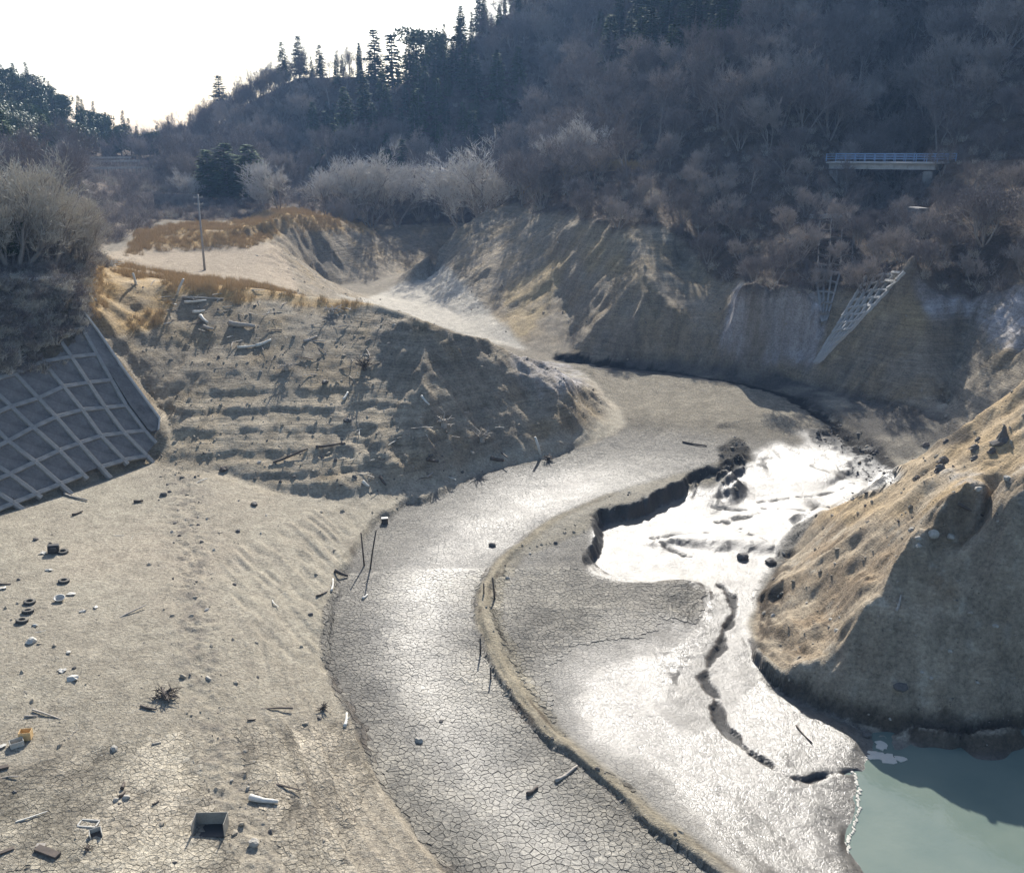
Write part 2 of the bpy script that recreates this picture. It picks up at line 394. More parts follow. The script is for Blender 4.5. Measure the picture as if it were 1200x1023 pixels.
m_bedshade = zone([(880, 430), (960, 450), (1100, 480), (1140, 510), (1040, 548), (1000, 500), (950, 478), (880, 452), (760, 438), (660, 426), (655, 416), (760, 422)], 20, 150, 4)
m_orange = zone([(1200, 440), (1110, 505), (1040, 556), (960, 596), (925, 615), (1060, 612), (1110, 575), (1200, 550)], 40, 90, 12, 3)
m_ledge = zone([(100, 300), (130, 296), (200, 300), (330, 318), (360, 345), (440, 356), (400, 362), (300, 352), (210, 346), (190, 380), (150, 395), (105, 385), (80, 350)], 80, 130, 6)
m_terr = zone([(120, 300), (150, 290), (330, 286), (350, 345), (300, 335), (160, 322)], 112, 190, 3)
m_m2top = zone([(150, 300), (160, 272), (200, 262), (270, 262), (330, 242), (410, 255), (440, 272), (340, 268), (290, 290), (180, 292)], 140, 260, 5)
m_rockR = zone([(845, 400), (862, 330), (900, 325), (960, 330), (968, 372), (955, 425), (900, 428), (862, 418)], 110, 175, 7)
m_rockR2 = zone([(1065, 335), (1130, 345), (1200, 338), (1230, 400), (1160, 405), (1140, 372), (1085, 375)], 90, 170, 8)
m_rockM = zone([(600, 412), (620, 380), (700, 430), (690, 450), (640, 470), (600, 440)], 80, 125, 8)
m_cliffw = zone([(1100, 556), (1200, 548), (1300, 545), (1300, 620), (1150, 600)], 40, 90, 8)
m_gold = zone([(600, 400), (590, 345), (640, 310), (668, 300), (650, 345), (625, 385)], 120, 175, 5)
m_gold = np.maximum(m_gold, zone([(670, 268), (745, 262), (730, 310), (700, 335), (680, 310)], 120, 175, 6) * .6)
m_gold = np.maximum(m_gold, zone([(1040, 345), (1090, 340), (1085, 390), (1040, 400), (1000, 420), (960, 432)], 100, 170, 8) * .8)

m_lev = zone([(p[0] - 9, p[1] + 3) for p in LEV[:12]] + [(p[0] + 9, p[1] - 2) for p in LEV[:12][::-1]], 20, 110, 2, 3)
hw = 15.7 - 5.2 * sst(8, 12.5, np.degrees(AZg)) + 1.6 * fbm(X / 9, Y / 9, 3, 77) + 2.0 * sst(-7, -11, np.degrees(AZg)) * (RG > 165)
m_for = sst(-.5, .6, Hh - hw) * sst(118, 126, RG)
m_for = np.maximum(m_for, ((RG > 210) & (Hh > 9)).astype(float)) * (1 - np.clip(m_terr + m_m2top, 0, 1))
m_leftbrush = zone([(-300, 150), (110, 150), (125, 300), (95, 335), (98, 385), (85, 425), (50, 440), (-10, 448), (-300, 560)], 45, 125, 10)

# displacement
soil = hillm * (1 - m_for)
D = hillm * (np.where((RG > 70) & (AZg < R(12.5)), np.where(RG > 112, .14, .2), .45) * fbm(X / 7, Y / 7, 4, 41) + .5 * m_for * fbm(X / 6, Y / 6, 4, 43))
D += soil * (.08 * G1 + np.where(RG > 112, .06, .15) * G2) * sst(.2, .6, slope0)
D += soil * .10 * fbm(X / .8, Y / .8, 4, 51)
D += soil * .42 * (np.abs(fbm(X / 2.6, Y / 2.6, 4, 53)) - .25) * np.where((RG < 92) & (AZg > R(12.5)), .95, .20)
D += (1 - hillm) * (.035 * fbm(X / 1.1, Y / 1.1, 4, 61) + .10 * fbm(X / 9, Y / 9, 3, 63) * (1 - m_wet))
rid = 1 - np.abs(fbm(X / 3.5, Y / 2.2, 4, 71))
D += (m_rockR + m_rockR2 * .8) * (1.2 * rid - .8 + .25 * G2)
D += m_rockM * .7 * (rid - .6)
D += m_black * (.35 * fbm(X / .9, Y / .9, 3, 73))
# drawdown terraces cut by the falling water level
m_strata = zone([(180, 400), (240, 360), (330, 380), (500, 410), (560, 470), (540, 560), (330, 580), (182, 548)], 70, 125, 6)
zz = Hh + D
ph = zz / 1.15 + .35 * fbm(X / 14, Y / 14, 2, 81)
terr = np.sin(2 * math.pi * ph) * .5 + .35 * np.sin(2 * math.pi * ph * 2.3 + 1)
saw = (ph % 1.0); saw2 = ((ph * 2.31 + .3) % 1.0)
terr = (sst(0, .16, saw) - saw) * 1.4 + .5 * (sst(0, .2, saw2) - saw2)
strm = sst(-.45, .15, fbm(X / 16, Y / 16, 2, 83)) * sst(8.5, 6.0, Hh)
D += terr * (.085 * m_strata * hillm * strm * 1.5 + .03 * soil * (1 - m_strata)) 
# plough-like drag marks on the shelf and small ripples
shelfm = (1 - m_chan) * (RG < 90) * (1 - hillm)
trk = np.abs(PX - np.interp(PY, [560, 640, 700, 800, 900, 1023], [215, 225, 225, 235, 260, 310]))
m_track = np.exp(-(trk / 26) ** 2) * shelfm * (AZg < R(-8))
dE = poly_dist(EDGE, .62)
swp = vnoise(dE / .28 + .6 * fbm(X / 4, Y / 4, 2, 95), (X + Y) / 6.0, 96) * np.exp(-((dE - 2.6) / 2.2) ** 2) * shelfm * (PY > 640)
D += .07 * swp
D += shelfm * m_track * .18 * fbm(X / .45, Y / .45, 3, 87)
rake = zone([(255, 660), (360, 600), (425, 600), (375, 700), (380, 760), (330, 780), (280, 740)], 30, 90, 8, 4)
D += rake * .12 * vnoise((X * .8 + Y * .6) / .35, (X * .6 - Y * .8) / 2.4, 89)
m_rill = zone([(330, 540), (430, 505), (520, 500), (570, 545), (470, 582), (350, 585)], 60, 100, 6, 4)
D += m_rill * .35 * (1 - np.abs(fbm(X / 1.6, Y / 1.6, 3, 91))) - m_rill * .2
m_wall = 1 - _calm
D = D * (1 - m_wall) + m_wall * np.clip(m_leftbrush, 0, 1) * (1.0 + .6 * fbm(X / 1.5, Y / 1.5, 3, 77))
# thin wet rill cut through the shiny mud down to the water
_wig = .45 * fbm(X / 1.1, Y / 1.1, 3, 401)
RILL = [(842, 686), (858, 700), (862, 720), (850, 738), (846, 760), (832, 780), (826, 800), (838, 822), (846, 850), (868, 877), (900, 900), (925, 914), (945, 915), (970, 906), (1005, 899)]
d1 = poly_dist(RILL) + _wig
wd_ = np.interp(PY, [680, 740, 790, 830, 870, 915], [.13, .14, .22, .15, .11, .12])
m_rillc = np.exp(-(np.maximum(d1, 0) / wd_) ** 2) * (RG < 70)
d2 = np.minimum.reduce([poly_dist(q) for q in ([(765, 631), (790, 627), (830, 626)], [(775, 640), (812, 655)], [(830, 598), (905, 597), (940, 602)], [(840, 612), (870, 606)], [(880, 590), (960, 580), (1000, 572)], [(900, 640), (850, 612), (890, 602)])]) + _wig * .6
m_rillc = np.maximum(m_rillc, .8 * np.exp(-(np.maximum(d2, 0) / .2) ** 2) * (RG < 90) * sst(-.3, .1, n0_ := fbm(X / .6, Y / .6, 2, 403)))
d3 = poly_dist([(655, 423), (720, 431), (800, 441), (870, 452), (930, 468), (975, 492), (1010, 520)], .6) + _wig * 2
m_rillc = np.maximum(m_rillc, np.exp(-(np.maximum(d3, 0) / .7) ** 2) * (RG > 85) * (RG < 135))
D -= .22 * m_rillc * (1 - hillm)
H = Hh + D
under = sst(WATER_Z + .1, WATER_Z - .6, Hh) * (RG < 60)
H = H - under * .1

def hz(x, y):
    """ground height at a point of the map (bilinear on the built grid)"""
    x = np.asarray(x, float); y = np.asarray(y, float)
    i = np.clip(np.interp(np.arctan2(x, y), azs, np.arange(nc)), 0, nc - 1.001); j = np.clip(np.interp(np.log(np.hypot(x, y)), lrs, np.arange(nr)), 0, nr - 1.001)
    i0 = i.astype(int); j0 = j.astype(int); fi = i - i0; fj = j - j0
    return H[j0, i0] * (1 - fj) * (1 - fi) + H[j0 + 1, i0] * fj * (1 - fi) + H[j0, i0 + 1] * (1 - fj) * fi + H[j0 + 1, i0 + 1] * fj * fi
_rs = np.exp(np.arange(math.log(16), math.log(1500), .0015))
def at(px, py, dz=0.0):
    """first ground point met by the sight line through a pixel of the photograph"""
    d = ray(px, py)
    h = hz(d[0] * _rs, d[1] * _rs); l = CAM_Z + d[2] * _rs
    k = np.argmax(l < h)
    if not (l < h).any(): k = len(_rs) - 1
    r = _rs[k]
    return Vector((d[0] * r, d[1] * r, float(h[k]) + dz))
def at_r(px, r, dz=0.0, py=300):
    d = ray(px, py); x, y = d[0] * r, d[1] * r
    return Vector((x, y, float(hz(x, y)) + dz))

# colour, gloss and crack amount of the ground
slope = np.hypot(np.gradient(H, axis=1) / (RG * np.gradient(azs)[None]), np.gradient(H, axis=0) / (RG * np.gradient(lrs)[:, None]))
def mixc(A, c, m):
    return A * (1 - m[..., None]) + np.array(c)[None, None] * m[..., None]
n1 = fbm(X / 3, Y / 3, 4, 201); n2 = fbm(X / .7, Y / .7, 3, 211); n3 = fbm(X / 12, Y / 12, 3, 221)
Col = np.zeros(X.shape + (3,)) + np.array([.37, .33, .255])
Col = mixc(Col, [.33, .29, .225], np.clip(.5 + 1.2 * n1, 0, 1) * .6)
Col = mixc(Col, [.42, .35, .265], np.clip(n3 * 1.6, 0, 1) * .4)
Col = mixc(Col, [.21, .185, .15], np.clip(m_track * (n2 * 2 + .2), 0, 1) * .8)
hs = hillm * (1 - m_for)
Col = mixc(Col, [.22, .19, .145], sst(112, 122, RG) * (1 - m_for) * .9)
Col = mixc(Col, [.30, .255, .19], hs * .85)
Col = mixc(Col, [.31, .23, .125], np.clip(hs * (n1 * 1.5 + .25), 0, 1) * .6)
band = np.clip(.5 + .5 * np.sin(2 * math.pi * (zz / .42 + .3 * n3)) * .6 + .5 * vnoise(zz / .17, zz * 0 + 3.3, 5), 0, 1)
Col = mixc(Col, [.17, .14, .105], hs * band * .4)
Col = mixc(Col, [.40, .34, .25], m_strata * strm * np.clip(terr * 1.5, 0, 1) * .7)
Col = mixc(Col, [.42, .34, .24], hs * ((RG < 92) & (AZg > R(12.5))) * .7)
_rh = hs * ((RG < 92) & (AZg > R(12.5)))
Col = mixc(Col, [.26, .19, .12], _rh * np.clip(n1 * 2.2 + .1, 0, 1) * .75 * (1 - m_orange))
Col = mixc(Col, [.40, .36, .29], _rh * np.clip(n2 * 2.5 - .6, 0, 1) * .6)
Col = mixc(Col, [.44, .32, .18], np.clip(m_orange * (.75 + n1), 0, 1) * .85)
Col = mixc(Col, [.44, .29, .12], np.clip((m_ledge + m_m2top) * (1 + n1), 0, 1) * .85)
Col = mixc(Col, [.36, .29, .21], np.clip(m_terr, 0, 1) * .8)
_side = zone([(100, 190), (225, 190), (235, 246), (165, 268), (135, 284), (100, 290)], 150, 400, 5)
Col = mixc(Col, [.24, .19, .13], _side)
Col = mixc(Col, [.10, .085, .07], _side * sst(.1, .3, np.sin(H * 2.2 + n1 * 1.5)))
_pth = np.min([np.hypot(PX - np.linspace(a_[0], b_[0], 9)[k], (PY - np.linspace(a_[1], b_[1], 9)[k]) * 2.5) for a_, b_ in (((122, 262), (165, 252)), ((165, 252), (212, 245))) for k in range(9)], axis=0)
Col = mixc(Col, [.45, .40, .33], np.exp(-(_pth / 8) ** 2) * (RG > 150) * (RG < 300))
Col = mixc(Col, [.37, .285, .165], np.clip(m_gold * (1 + n1), 0, 1) * .9)
Col = mixc(Col, [.44, .42, .42], np.clip((m_rockR + m_rockR2 + m_rockM * .6) * (.75 + n1 + n2 * .6), 0, 1) * .9)
Col = mixc(Col, [.34, .32, .29], np.clip(m_cliffw * (n2 * 2 + .1), 0, 1) * .7)
gran = np.clip((slope - .9) * 1.2, 0, 1) * hs
Col = mixc(Col, [.17, .15, .125], gran * .35)
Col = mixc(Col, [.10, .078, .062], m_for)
_rdg = (AZg > R(.5)) * (AZg < R(8)) * (np.abs(RG - np.interp(AZg, [R(a_) for a_ in (0, 3.5, 9)], [radj(R(a_), r_) for a_, r_ in ((0, 207), (3.5, 198), (9, 190))])) < 3.2)
Col = mixc(Col, [.50, .33, .15], _rdg * m_for)
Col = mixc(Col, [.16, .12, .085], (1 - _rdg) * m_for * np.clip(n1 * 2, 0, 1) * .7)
Col = mixc(Col, [.11, .095, .07], np.clip(m_leftbrush, 0, 1))
# mud of the channel
wetn = np.clip(.5 + 1.3 * n1, 0, 1)
Col = mixc(Col, [.16, .145, .118], m_chan)
Col = mixc(Col, [.21, .19, .15], m_chan * np.clip(n3 * 1.5 + .2, 0, 1) * .6)
Col = mixc(Col, [.29, .26, .20], m_sidelev * (1 - m_wet) * .8)
Col = mixc(Col, [.33, .285, .205], m_lev * .9)
far_mud = m_chan * sst(92, 105, RG)
Col = mixc(Col, [.33, .29, .22], far_mud * .8)
Col = mixc(Col, [.115, .105, .088], m_wet * .85)
Col = mixc(Col, [.05, .048, .045], np.clip(m_black * (1 + n2), 0, 1))
Col = mixc(Col, [.07, .066, .062], np.clip(m_bedshade * (.9 + n1), 0, 1) * .85)  # shade on the far right bed, painted into the soil colour
wetfoot = (sst(.5, -.1, H - WATER_Z - .7 * 1.0 - .9 * sst(-.2, .5, n1)) * (RG < 75) * sst(.25, .6, slope))
Col = mixc(Col, [.075, .058, .042], wetfoot * .85)
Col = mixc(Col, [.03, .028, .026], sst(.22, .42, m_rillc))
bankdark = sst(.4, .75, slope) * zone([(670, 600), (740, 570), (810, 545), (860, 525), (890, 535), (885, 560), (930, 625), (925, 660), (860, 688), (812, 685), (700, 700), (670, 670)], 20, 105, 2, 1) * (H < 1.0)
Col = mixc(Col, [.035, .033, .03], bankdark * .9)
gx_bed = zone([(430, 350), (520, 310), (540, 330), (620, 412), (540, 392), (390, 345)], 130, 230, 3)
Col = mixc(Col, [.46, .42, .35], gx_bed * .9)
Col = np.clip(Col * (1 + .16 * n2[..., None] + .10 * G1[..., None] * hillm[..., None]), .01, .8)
Rgh = np.full(X.shape, .92)
cx = np.interp(PY, [540, 610, 680, 760, 850, 950, 1023, 1150], [720, 590, 505, 490, 530, 600, 665, 760])
cw = np.interp(PY, [540, 610, 680, 760, 850, 950, 1023, 1150], [120, 80, 62, 62, 75, 95, 110, 130])
glaze = np.exp(-((PX - cx) / cw) ** 2) * sst(520, 580, PY) * m_chan * (1 - m_wet)
Rgh = Rgh * (1 - m_chan) + .72 * m_chan
Rgh = Rgh - .31 * glaze * (.95 + .22 * n1) * (1 - m_lev)
Rgh = Rgh * (1 - m_wet) + (.305 + .05 * n2) * m_wet
Rgh = Rgh * (1 - m_pool) + (.42 + .06 * n2) * m_pool
Rgh = np.clip(Rgh + .2 * m_sidelev * (1 - m_wet) + + .3 * sst(.38, .62, m_rillc) + .2 * m_black + .3 * far_mud + .35 * m_bedshade + .25 * m_lev, .3, .97)
Crk = m_chan * (1 - .9 * m_pool) * (1 - .6 * m_wet) * (1 - .7 * m_sidelev) * (1 - bankdark) + shelfm * (1 - m_chan) * .35 * sst(690, 850, PY) * (1 - m_track * .6)
Crk = np.clip(Crk * (1 - m_lev) * (1 - .4 * far_mud), 0, 1)

# regions of the ground: one object each
az_d = np.degrees(AZg)
reg = np.zeros(X.shape, int)                                         # 0 reservoir bed
reg[(RG > 60) & (az_d < -8) & (H > 2.9 + .4 * n1)] = 1
reg[(hillm > .4) & (RG < 128) & (az_d < 8)] = 1                      # left bank
reg[(PX > 868) & (H > -.7) & (RG < 92) & (AZg > R(12.5))] = 2        # right bank hill
reg[(RG > 112) & (H > 2.2) & (az_d > -6)] = 3                        # far bank
reg[(RG > 160) & (H > 5) & (az_d <= -2)] = 3
reg[m_for > .5] = 4                                                  # mountainside
reg[RG > 240] = 4
reg[(reg == 0) & (RG < 92) & (m_chan < .5) & (az_d < 5)] = 5         # dry mud shelf

nx_ = np.gradient(H, axis=1) / (RG * np.gradient(azs)[None]); nr_ = np.gradient(H, axis=0) / (RG * np.gradient(lrs)[:, None])
NXg = -(nr_ * np.sin(AZg) + nx_ * np.cos(AZg)); NYg = -(nr_ * np.cos(AZg) - nx_ * np.sin(AZg))
NN = np.stack([NXg, NYg, np.ones_like(NXg)], -1); NN /= np.linalg.norm(NN, axis=-1, keepdims=True)
VERT = np.stack([X, Y, H], -1).reshape(-1, 3)
jj, ii = np.mgrid[0:nr - 1, 0:nc - 1]
q = (jj * nc + ii).ravel()
QUAD = np.stack([q, q + 1, q + nc + 1, q + nc], -1)
QREG = reg[:-1, :-1].ravel()

def fast_mesh(name, verts, faces, mat, smooth=True):
    """verts (n,3), faces (m,k) -> mesh, through foreach_set"""
    me = bpy.data.meshes.new(name)
    verts = np.asarray(verts, np.float32); faces = np.asarray(faces, np.int32)
    k = faces.shape[1]
    me.vertices.add(len(verts)); me.vertices.foreach_set('co', verts.ravel())
    me.loops.add(faces.size); me.loops.foreach_set('vertex_index', faces.ravel())
    me.polygons.add(len(faces)); me.polygons.foreach_set('loop_start', np.arange(0, faces.size, k, dtype=np.int32))
    me.polygons.foreach_set('loop_total', np.full(len(faces), k, np.int32))
    me.polygons.foreach_set('use_smooth', np.full(len(faces), smooth))
    me.update(calc_edges=True)
    if mat: me.materials.append(mat)
    return me
def tag(o, label=None, cat=None, group=None, kind=None):
    if label: o['label'] = label
    if cat: o['category'] = cat
    if group: o['group'] = group
    if kind: o['kind'] = kind
    return o
def obj(name, me, parent=None, loc=None, rot=None):
    o = bpy.data.objects.new(name, me); C.objects.link(o)
    if parent: o.parent = parent
    if loc is not None: o.location = loc
    if rot is not None: o.rotation_euler = rot
    return o

# ------------------------------------------------------------------ materials
class NT:
    def __init__(s, name):
        s.m = bpy.data.materials.new(name); s.m.use_nodes = True
        s.t = s.m.node_tree; s.n = s.t.nodes; s.l = s.t.links
        s.b = s.n['Principled BSDF']
    def add(s, ty, **kw):
        n = s.n.new('ShaderNode' + ty)
        for k, v in kw.items(): setattr(n, k, v)
        return n
    def set(s, n, i, v):
        if isinstance(v, bpy.types.NodeSocket): s.l.new(v, n.inputs[i])
        else: n.inputs[i].default_value = v
    def math(s, op, a, b=0.0, c=None):
        n = s.add('Math', operation=op); s.set(n, 0, a); s.set(n, 1, b)
        if c is not None: s.set(n, 2, c)
        return n.outputs[0]
    def mix(s, f, a, b, bt='MIX'):
        n = s.add('Mix', data_type='RGBA', blend_type=bt)
        s.set(n, 0, f); s.set(n, 6, a); s.set(n, 7, b)
        return n.outputs[2]
    def noise(s, vec, scale, detail=4, rough=.55):
        n = s.add('TexNoise'); s.set(n, 'Vector', vec); n.inputs['Scale'].default_value = scale
        n.inputs['Detail'].default_value = detail; n.inputs['Roughness'].default_value = rough
        return n.outputs[0]
    def ramp(s, f, lo, hi, a=0.0, b=1.0):
        n = s.add('MapRange'); s.set(n, 0, f); s.set(n, 1, lo); s.set(n, 2, hi); s.set(n, 3, a); s.set(n, 4, b)
        return n.outputs[0]
def simple(name, col, rough=.8, var=.3, scale=6.0, bump=.2, dist=.02, metal=0.0, spec=.4, local=True):
    t = NT(name)
    tc = t.add('TexCoord').outputs['Object'] if local else t.add('NewGeometry').outputs['Position']
    n = t.noise(tc, scale); n2_ = t.noise(tc, scale * 6, 3)
    f = t.math('ADD', t.math('MULTIPLY', n, .65), t.math('MULTIPLY', n2_, .35))
    dark = [c * (1 - var) for c in col] + [1]; lite = [min(1, c * (1 + var)) for c in col] + [1]
    t.set(t.b, 'Base Color', t.mix(t.ramp(f, .3, .7), dark, lite))
    t.b.inputs['Roughness'].default_value = rough; t.b.inputs['Metallic'].default_value = metal
    t.b.inputs['Specular IOR Level'].default_value = spec
    bp = t.add('Bump'); bp.inputs['Strength'].default_value = bump; bp.inputs['Distance'].default_value = dist
    t.set(bp, 'Height', f); t.set(t.b, 'Normal', bp.outputs[0])
    return t.m

def ground_material():
    t = NT('ground_soil')
    pos = t.add('NewGeometry').outputs['Position']
    col = t.add('Attribute', attribute_name='soil_colour').outputs['Color']
    par = t.add('Attribute', attribute_name='soil_state').outputs['Color']
    par_alpha = t.n['Attribute.001'].outputs['Alpha'] if 'Attribute.001' in t.n else par.node.outputs['Alpha']
    sp = t.add('SeparateColor'); t.set(sp, 0, par)
    rough, crack, forest = sp.outputs[0], sp.outputs[1], sp.outputs[2]
    wn_ = t.add('TexNoise'); t.set(wn_, 'Vector', pos); wn_.inputs['Scale'].default_value = 2.4; wn_.inputs['Detail'].default_value = 2
    wv = t.add('VectorMath', operation='MULTIPLY_ADD'); t.set(wv, 0, wn_.outputs[1]); wv.inputs[1].default_value = (.28, .28, 0); t.set(wv, 2, pos)
    def cracks(scale, w):
        v = t.add('TexVoronoi', feature='DISTANCE_TO_EDGE'); v.voronoi_dimensions = '2D'
        t.set(v, 'Vector', wv.outputs[0]); v.inputs['Scale'].default_value = scale
        return t.ramp(v.outputs[0], w * .25, w, 1.0, 0.0)
    pm = t.ramp(t.noise(pos, .22, 2), .45, .55); c1 = t.math('ADD', t.math('MULTIPLY', cracks(3.0, .10), pm), t.math('MULTIPLY', cracks(4.4, .13), t.math('SUBTRACT', 1.0, pm))); c2 = cracks(9, .12)
    patch = t.ramp(t.noise(pos, .35, 3), .42, .62)
    cr = t.math('MULTIPLY', t.math('MAXIMUM', c1, t.math('MULTIPLY', c2, t.math('MULTIPLY_ADD', patch, .6, .15))), crack)
    f1 = t.noise(pos, 5.0, 5, .65); f2 = t.noise(pos, 1.3, 4, .6); f3 = t.noise(pos, 22.0, 3, .6)
    fine = t.math('ADD', t.math('MULTIPLY', f1, .5), t.math('ADD', t.math('MULTIPLY', f2, .25), t.math('MULTIPLY', f3, .25)))
    g = t.ramp(fine, .36, .64, .52, 1.45)
    gm = t.add('VectorMath', operation='SCALE'); t.set(gm, 0, col); t.set(gm, 3, g)
    st = par_alpha
    mp = t.add('VectorMath', operation='MULTIPLY'); t.set(mp, 0, pos); mp.inputs[1].default_value = (.10, .10, 3.2)
    sb1 = t.noise(mp.outputs[0], 1.0, 5, .7)
    mp2 = t.add('VectorMath', operation='MULTIPLY'); t.set(mp2, 0, pos); mp2.inputs[1].default_value = (.35, .35, 11.0)
    sb2 = t.noise(mp2.outputs[0], 1.0, 3, .6)
    sg = t.math('ADD', t.ramp(sb1, .36, .64, -.42, .42), t.ramp(sb2, .35, .65, -.22, .22))
    sm = t.add('VectorMath', operation='SCALE'); t.set(sm, 0, gm.outputs[0]); t.set(sm, 3, t.math('MULTIPLY_ADD', sg, st, 1.0)); gm = sm
    # pebbles, clods and crumbs
    vp = t.add('TexVoronoi', feature='F1'); t.set(vp, 'Vector', pos); vp.inputs['Scale'].default_value = 3.3; vp.inputs['Randomness'].default_value = 1
    peb = t.math('MULTIPLY', t.ramp(vp.outputs[0], .10, .17, 1, 0), t.ramp(t.noise(pos, .8, 3), .5, .62))
    spc = t.add('SeparateColor'); t.set(spc, 0, vp.outputs[1])
    pebc = t.mix(t.ramp(spc.outputs[0], .45, .55), (.055, .048, .04, 1), (.46, .43, .38, 1))
    dry = t.ramp(rough, .8, .9)
    c = t.mix(t.math('MULTIPLY', t.math('MULTIPLY', peb, dry), .75), gm.outputs[0], pebc)
    vq = t.add('TexVoronoi', feature='F1'); vq.voronoi_dimensions = '2D'; t.set(vq, 'Vector', wv.outputs[0]); vq.inputs['Scale'].default_value = 3.0
    sq = t.add('SeparateColor'); t.set(sq, 0, vq.outputs['Color'])
    c = t.mix(t.math('MULTIPLY', crack, .8), c, t.mix(1.0, c, t.mix(sq.outputs[1], (.55, .55, .55, 1), (1.4, 1.4, 1.4, 1)), 'MULTIPLY'))
    c = t.mix(t.math('MULTIPLY', cr, .8), c, (.045, .04, .034, 1))
    t.set(t.b, 'Base Color', c)
    t.set(t.b, 'Roughness', t.math('ADD', rough, t.math('MULTIPLY', t.math('SUBTRACT', f1, .5), .25)))
    t.b.inputs['IOR'].default_value = 1.5
    t.set(t.b, 'Specular IOR Level', t.ramp(rough, .5, .9, .55, .10))
    h = t.math('ADD', t.math('MULTIPLY', fine, .30), t.math('MULTIPLY', cr, -.06))
    h = t.math('ADD', h, t.math('MULTIPLY', t.math('MULTIPLY', sg, st), .28))
    vt = t.add('TexVoronoi', feature='F1'); vt.voronoi_dimensions = '2D'; t.set(vt, 'Vector', wv.outputs[0]); vt.inputs['Scale'].default_value = 3.0
    df = t.add('VectorMath', operation='SUBTRACT'); t.set(df, 0, wv.outputs[0]); t.set(df, 1, vt.outputs['Position'])
    rc_ = t.add('VectorMath', operation='SUBTRACT'); t.set(rc_, 0, vt.outputs['Color']); rc_.inputs[1].default_value = (.5, .5, .5)
    dt = t.add('VectorMath', operation='DOT_PRODUCT'); t.set(dt, 0, df.outputs[0]); t.set(dt, 1, rc_.outputs[0])
    h = t.math('ADD', h, t.math('MULTIPLY', t.math('MULTIPLY', dt.outputs['Value'], crack), .9))
    h = t.math('ADD', h, t.math('MULTIPLY', peb, .05))
    h = t.math('ADD', h, t.math('MULTIPLY', t.math('MULTIPLY', forest, t.noise(pos, .9, 5, .7)), .8))
    bp = t.add('Bump'); bp.inputs['Distance'].default_value = 1.0
    t.set(bp, 'Strength', t.ramp(rough, .35, .85, .33, 1.0)); t.set(bp, 'Height', h)
    t.set(t.b, 'Normal', bp.outputs[0])
    return t.m
M_GROUND = ground_material()
m_plateA = sst(65, 63, RG) * (m_chan > .75) * (m_wet < .35) * (m_lev < .3)
m_plateB = sst(46, 44, RG) * (m_chan < .05) * (shelfm > .5) * (m_track < .35) * (fbm(X / 5, Y / 5, 2, 405) > -.22)
Crk = Crk * (1 - np.clip(m_plateA + m_plateB, 0, 1))
_pc = np.clip(m_plateA * .7 + m_plateB * .35, 0, 1)
Col0 = Col.copy(); Col = mixc(Col, [.04, .035, .028], _pc)
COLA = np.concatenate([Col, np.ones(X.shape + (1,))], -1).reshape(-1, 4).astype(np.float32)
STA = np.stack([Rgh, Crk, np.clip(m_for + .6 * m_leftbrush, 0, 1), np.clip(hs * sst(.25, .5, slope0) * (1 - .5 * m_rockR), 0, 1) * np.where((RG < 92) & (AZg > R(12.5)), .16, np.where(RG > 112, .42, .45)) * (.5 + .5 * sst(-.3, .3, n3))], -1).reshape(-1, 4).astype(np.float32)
NRM = NN.reshape(-1, 3)
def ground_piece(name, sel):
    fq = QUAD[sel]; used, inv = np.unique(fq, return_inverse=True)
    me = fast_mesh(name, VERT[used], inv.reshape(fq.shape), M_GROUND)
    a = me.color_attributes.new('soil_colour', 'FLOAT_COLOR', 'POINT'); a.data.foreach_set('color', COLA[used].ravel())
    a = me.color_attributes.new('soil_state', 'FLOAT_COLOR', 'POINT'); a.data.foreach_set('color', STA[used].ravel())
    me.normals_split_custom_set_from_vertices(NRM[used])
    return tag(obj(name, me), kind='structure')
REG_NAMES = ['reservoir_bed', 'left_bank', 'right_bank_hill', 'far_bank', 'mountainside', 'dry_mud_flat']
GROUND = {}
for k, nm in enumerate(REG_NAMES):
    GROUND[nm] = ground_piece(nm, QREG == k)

# water
def water():
    t = NT('silty_water')
    pos = t.add('NewGeometry').outputs['Position']
    t.set(t.b, 'Base Color', t.mix(t.ramp(t.noise(pos, .25, 3), .35, .65), (.125, .165, .14, 1), (.165, .20, .165, 1)))
    t.b.inputs['Roughness'].default_value = .03
    t.b.inputs['IOR'].default_value = 1.33
    bp = t.add('Bump'); bp.inputs['Strength'].default_value = .12; bp.inputs['Distance'].default_value = .05
    t.set(bp, 'Height', t.noise(pos, 3.5, 3)); t.set(t.b, 'Normal', bp.outputs[0])
    p = [Z(x, y, WATER_Z) for x, y in ((960, 862), (1320, 840), (1500, 1100), (1050, 1400), (900, 1100))]
    me = fast_mesh('water', [(a, b, WATER_Z) for a, b, c_ in p], [[0, 1, 2, 3, 4][::-1]], t.m)
    me.polygons[0].use_smooth = False
    tag(obj('water', me), kind='structure')
water()
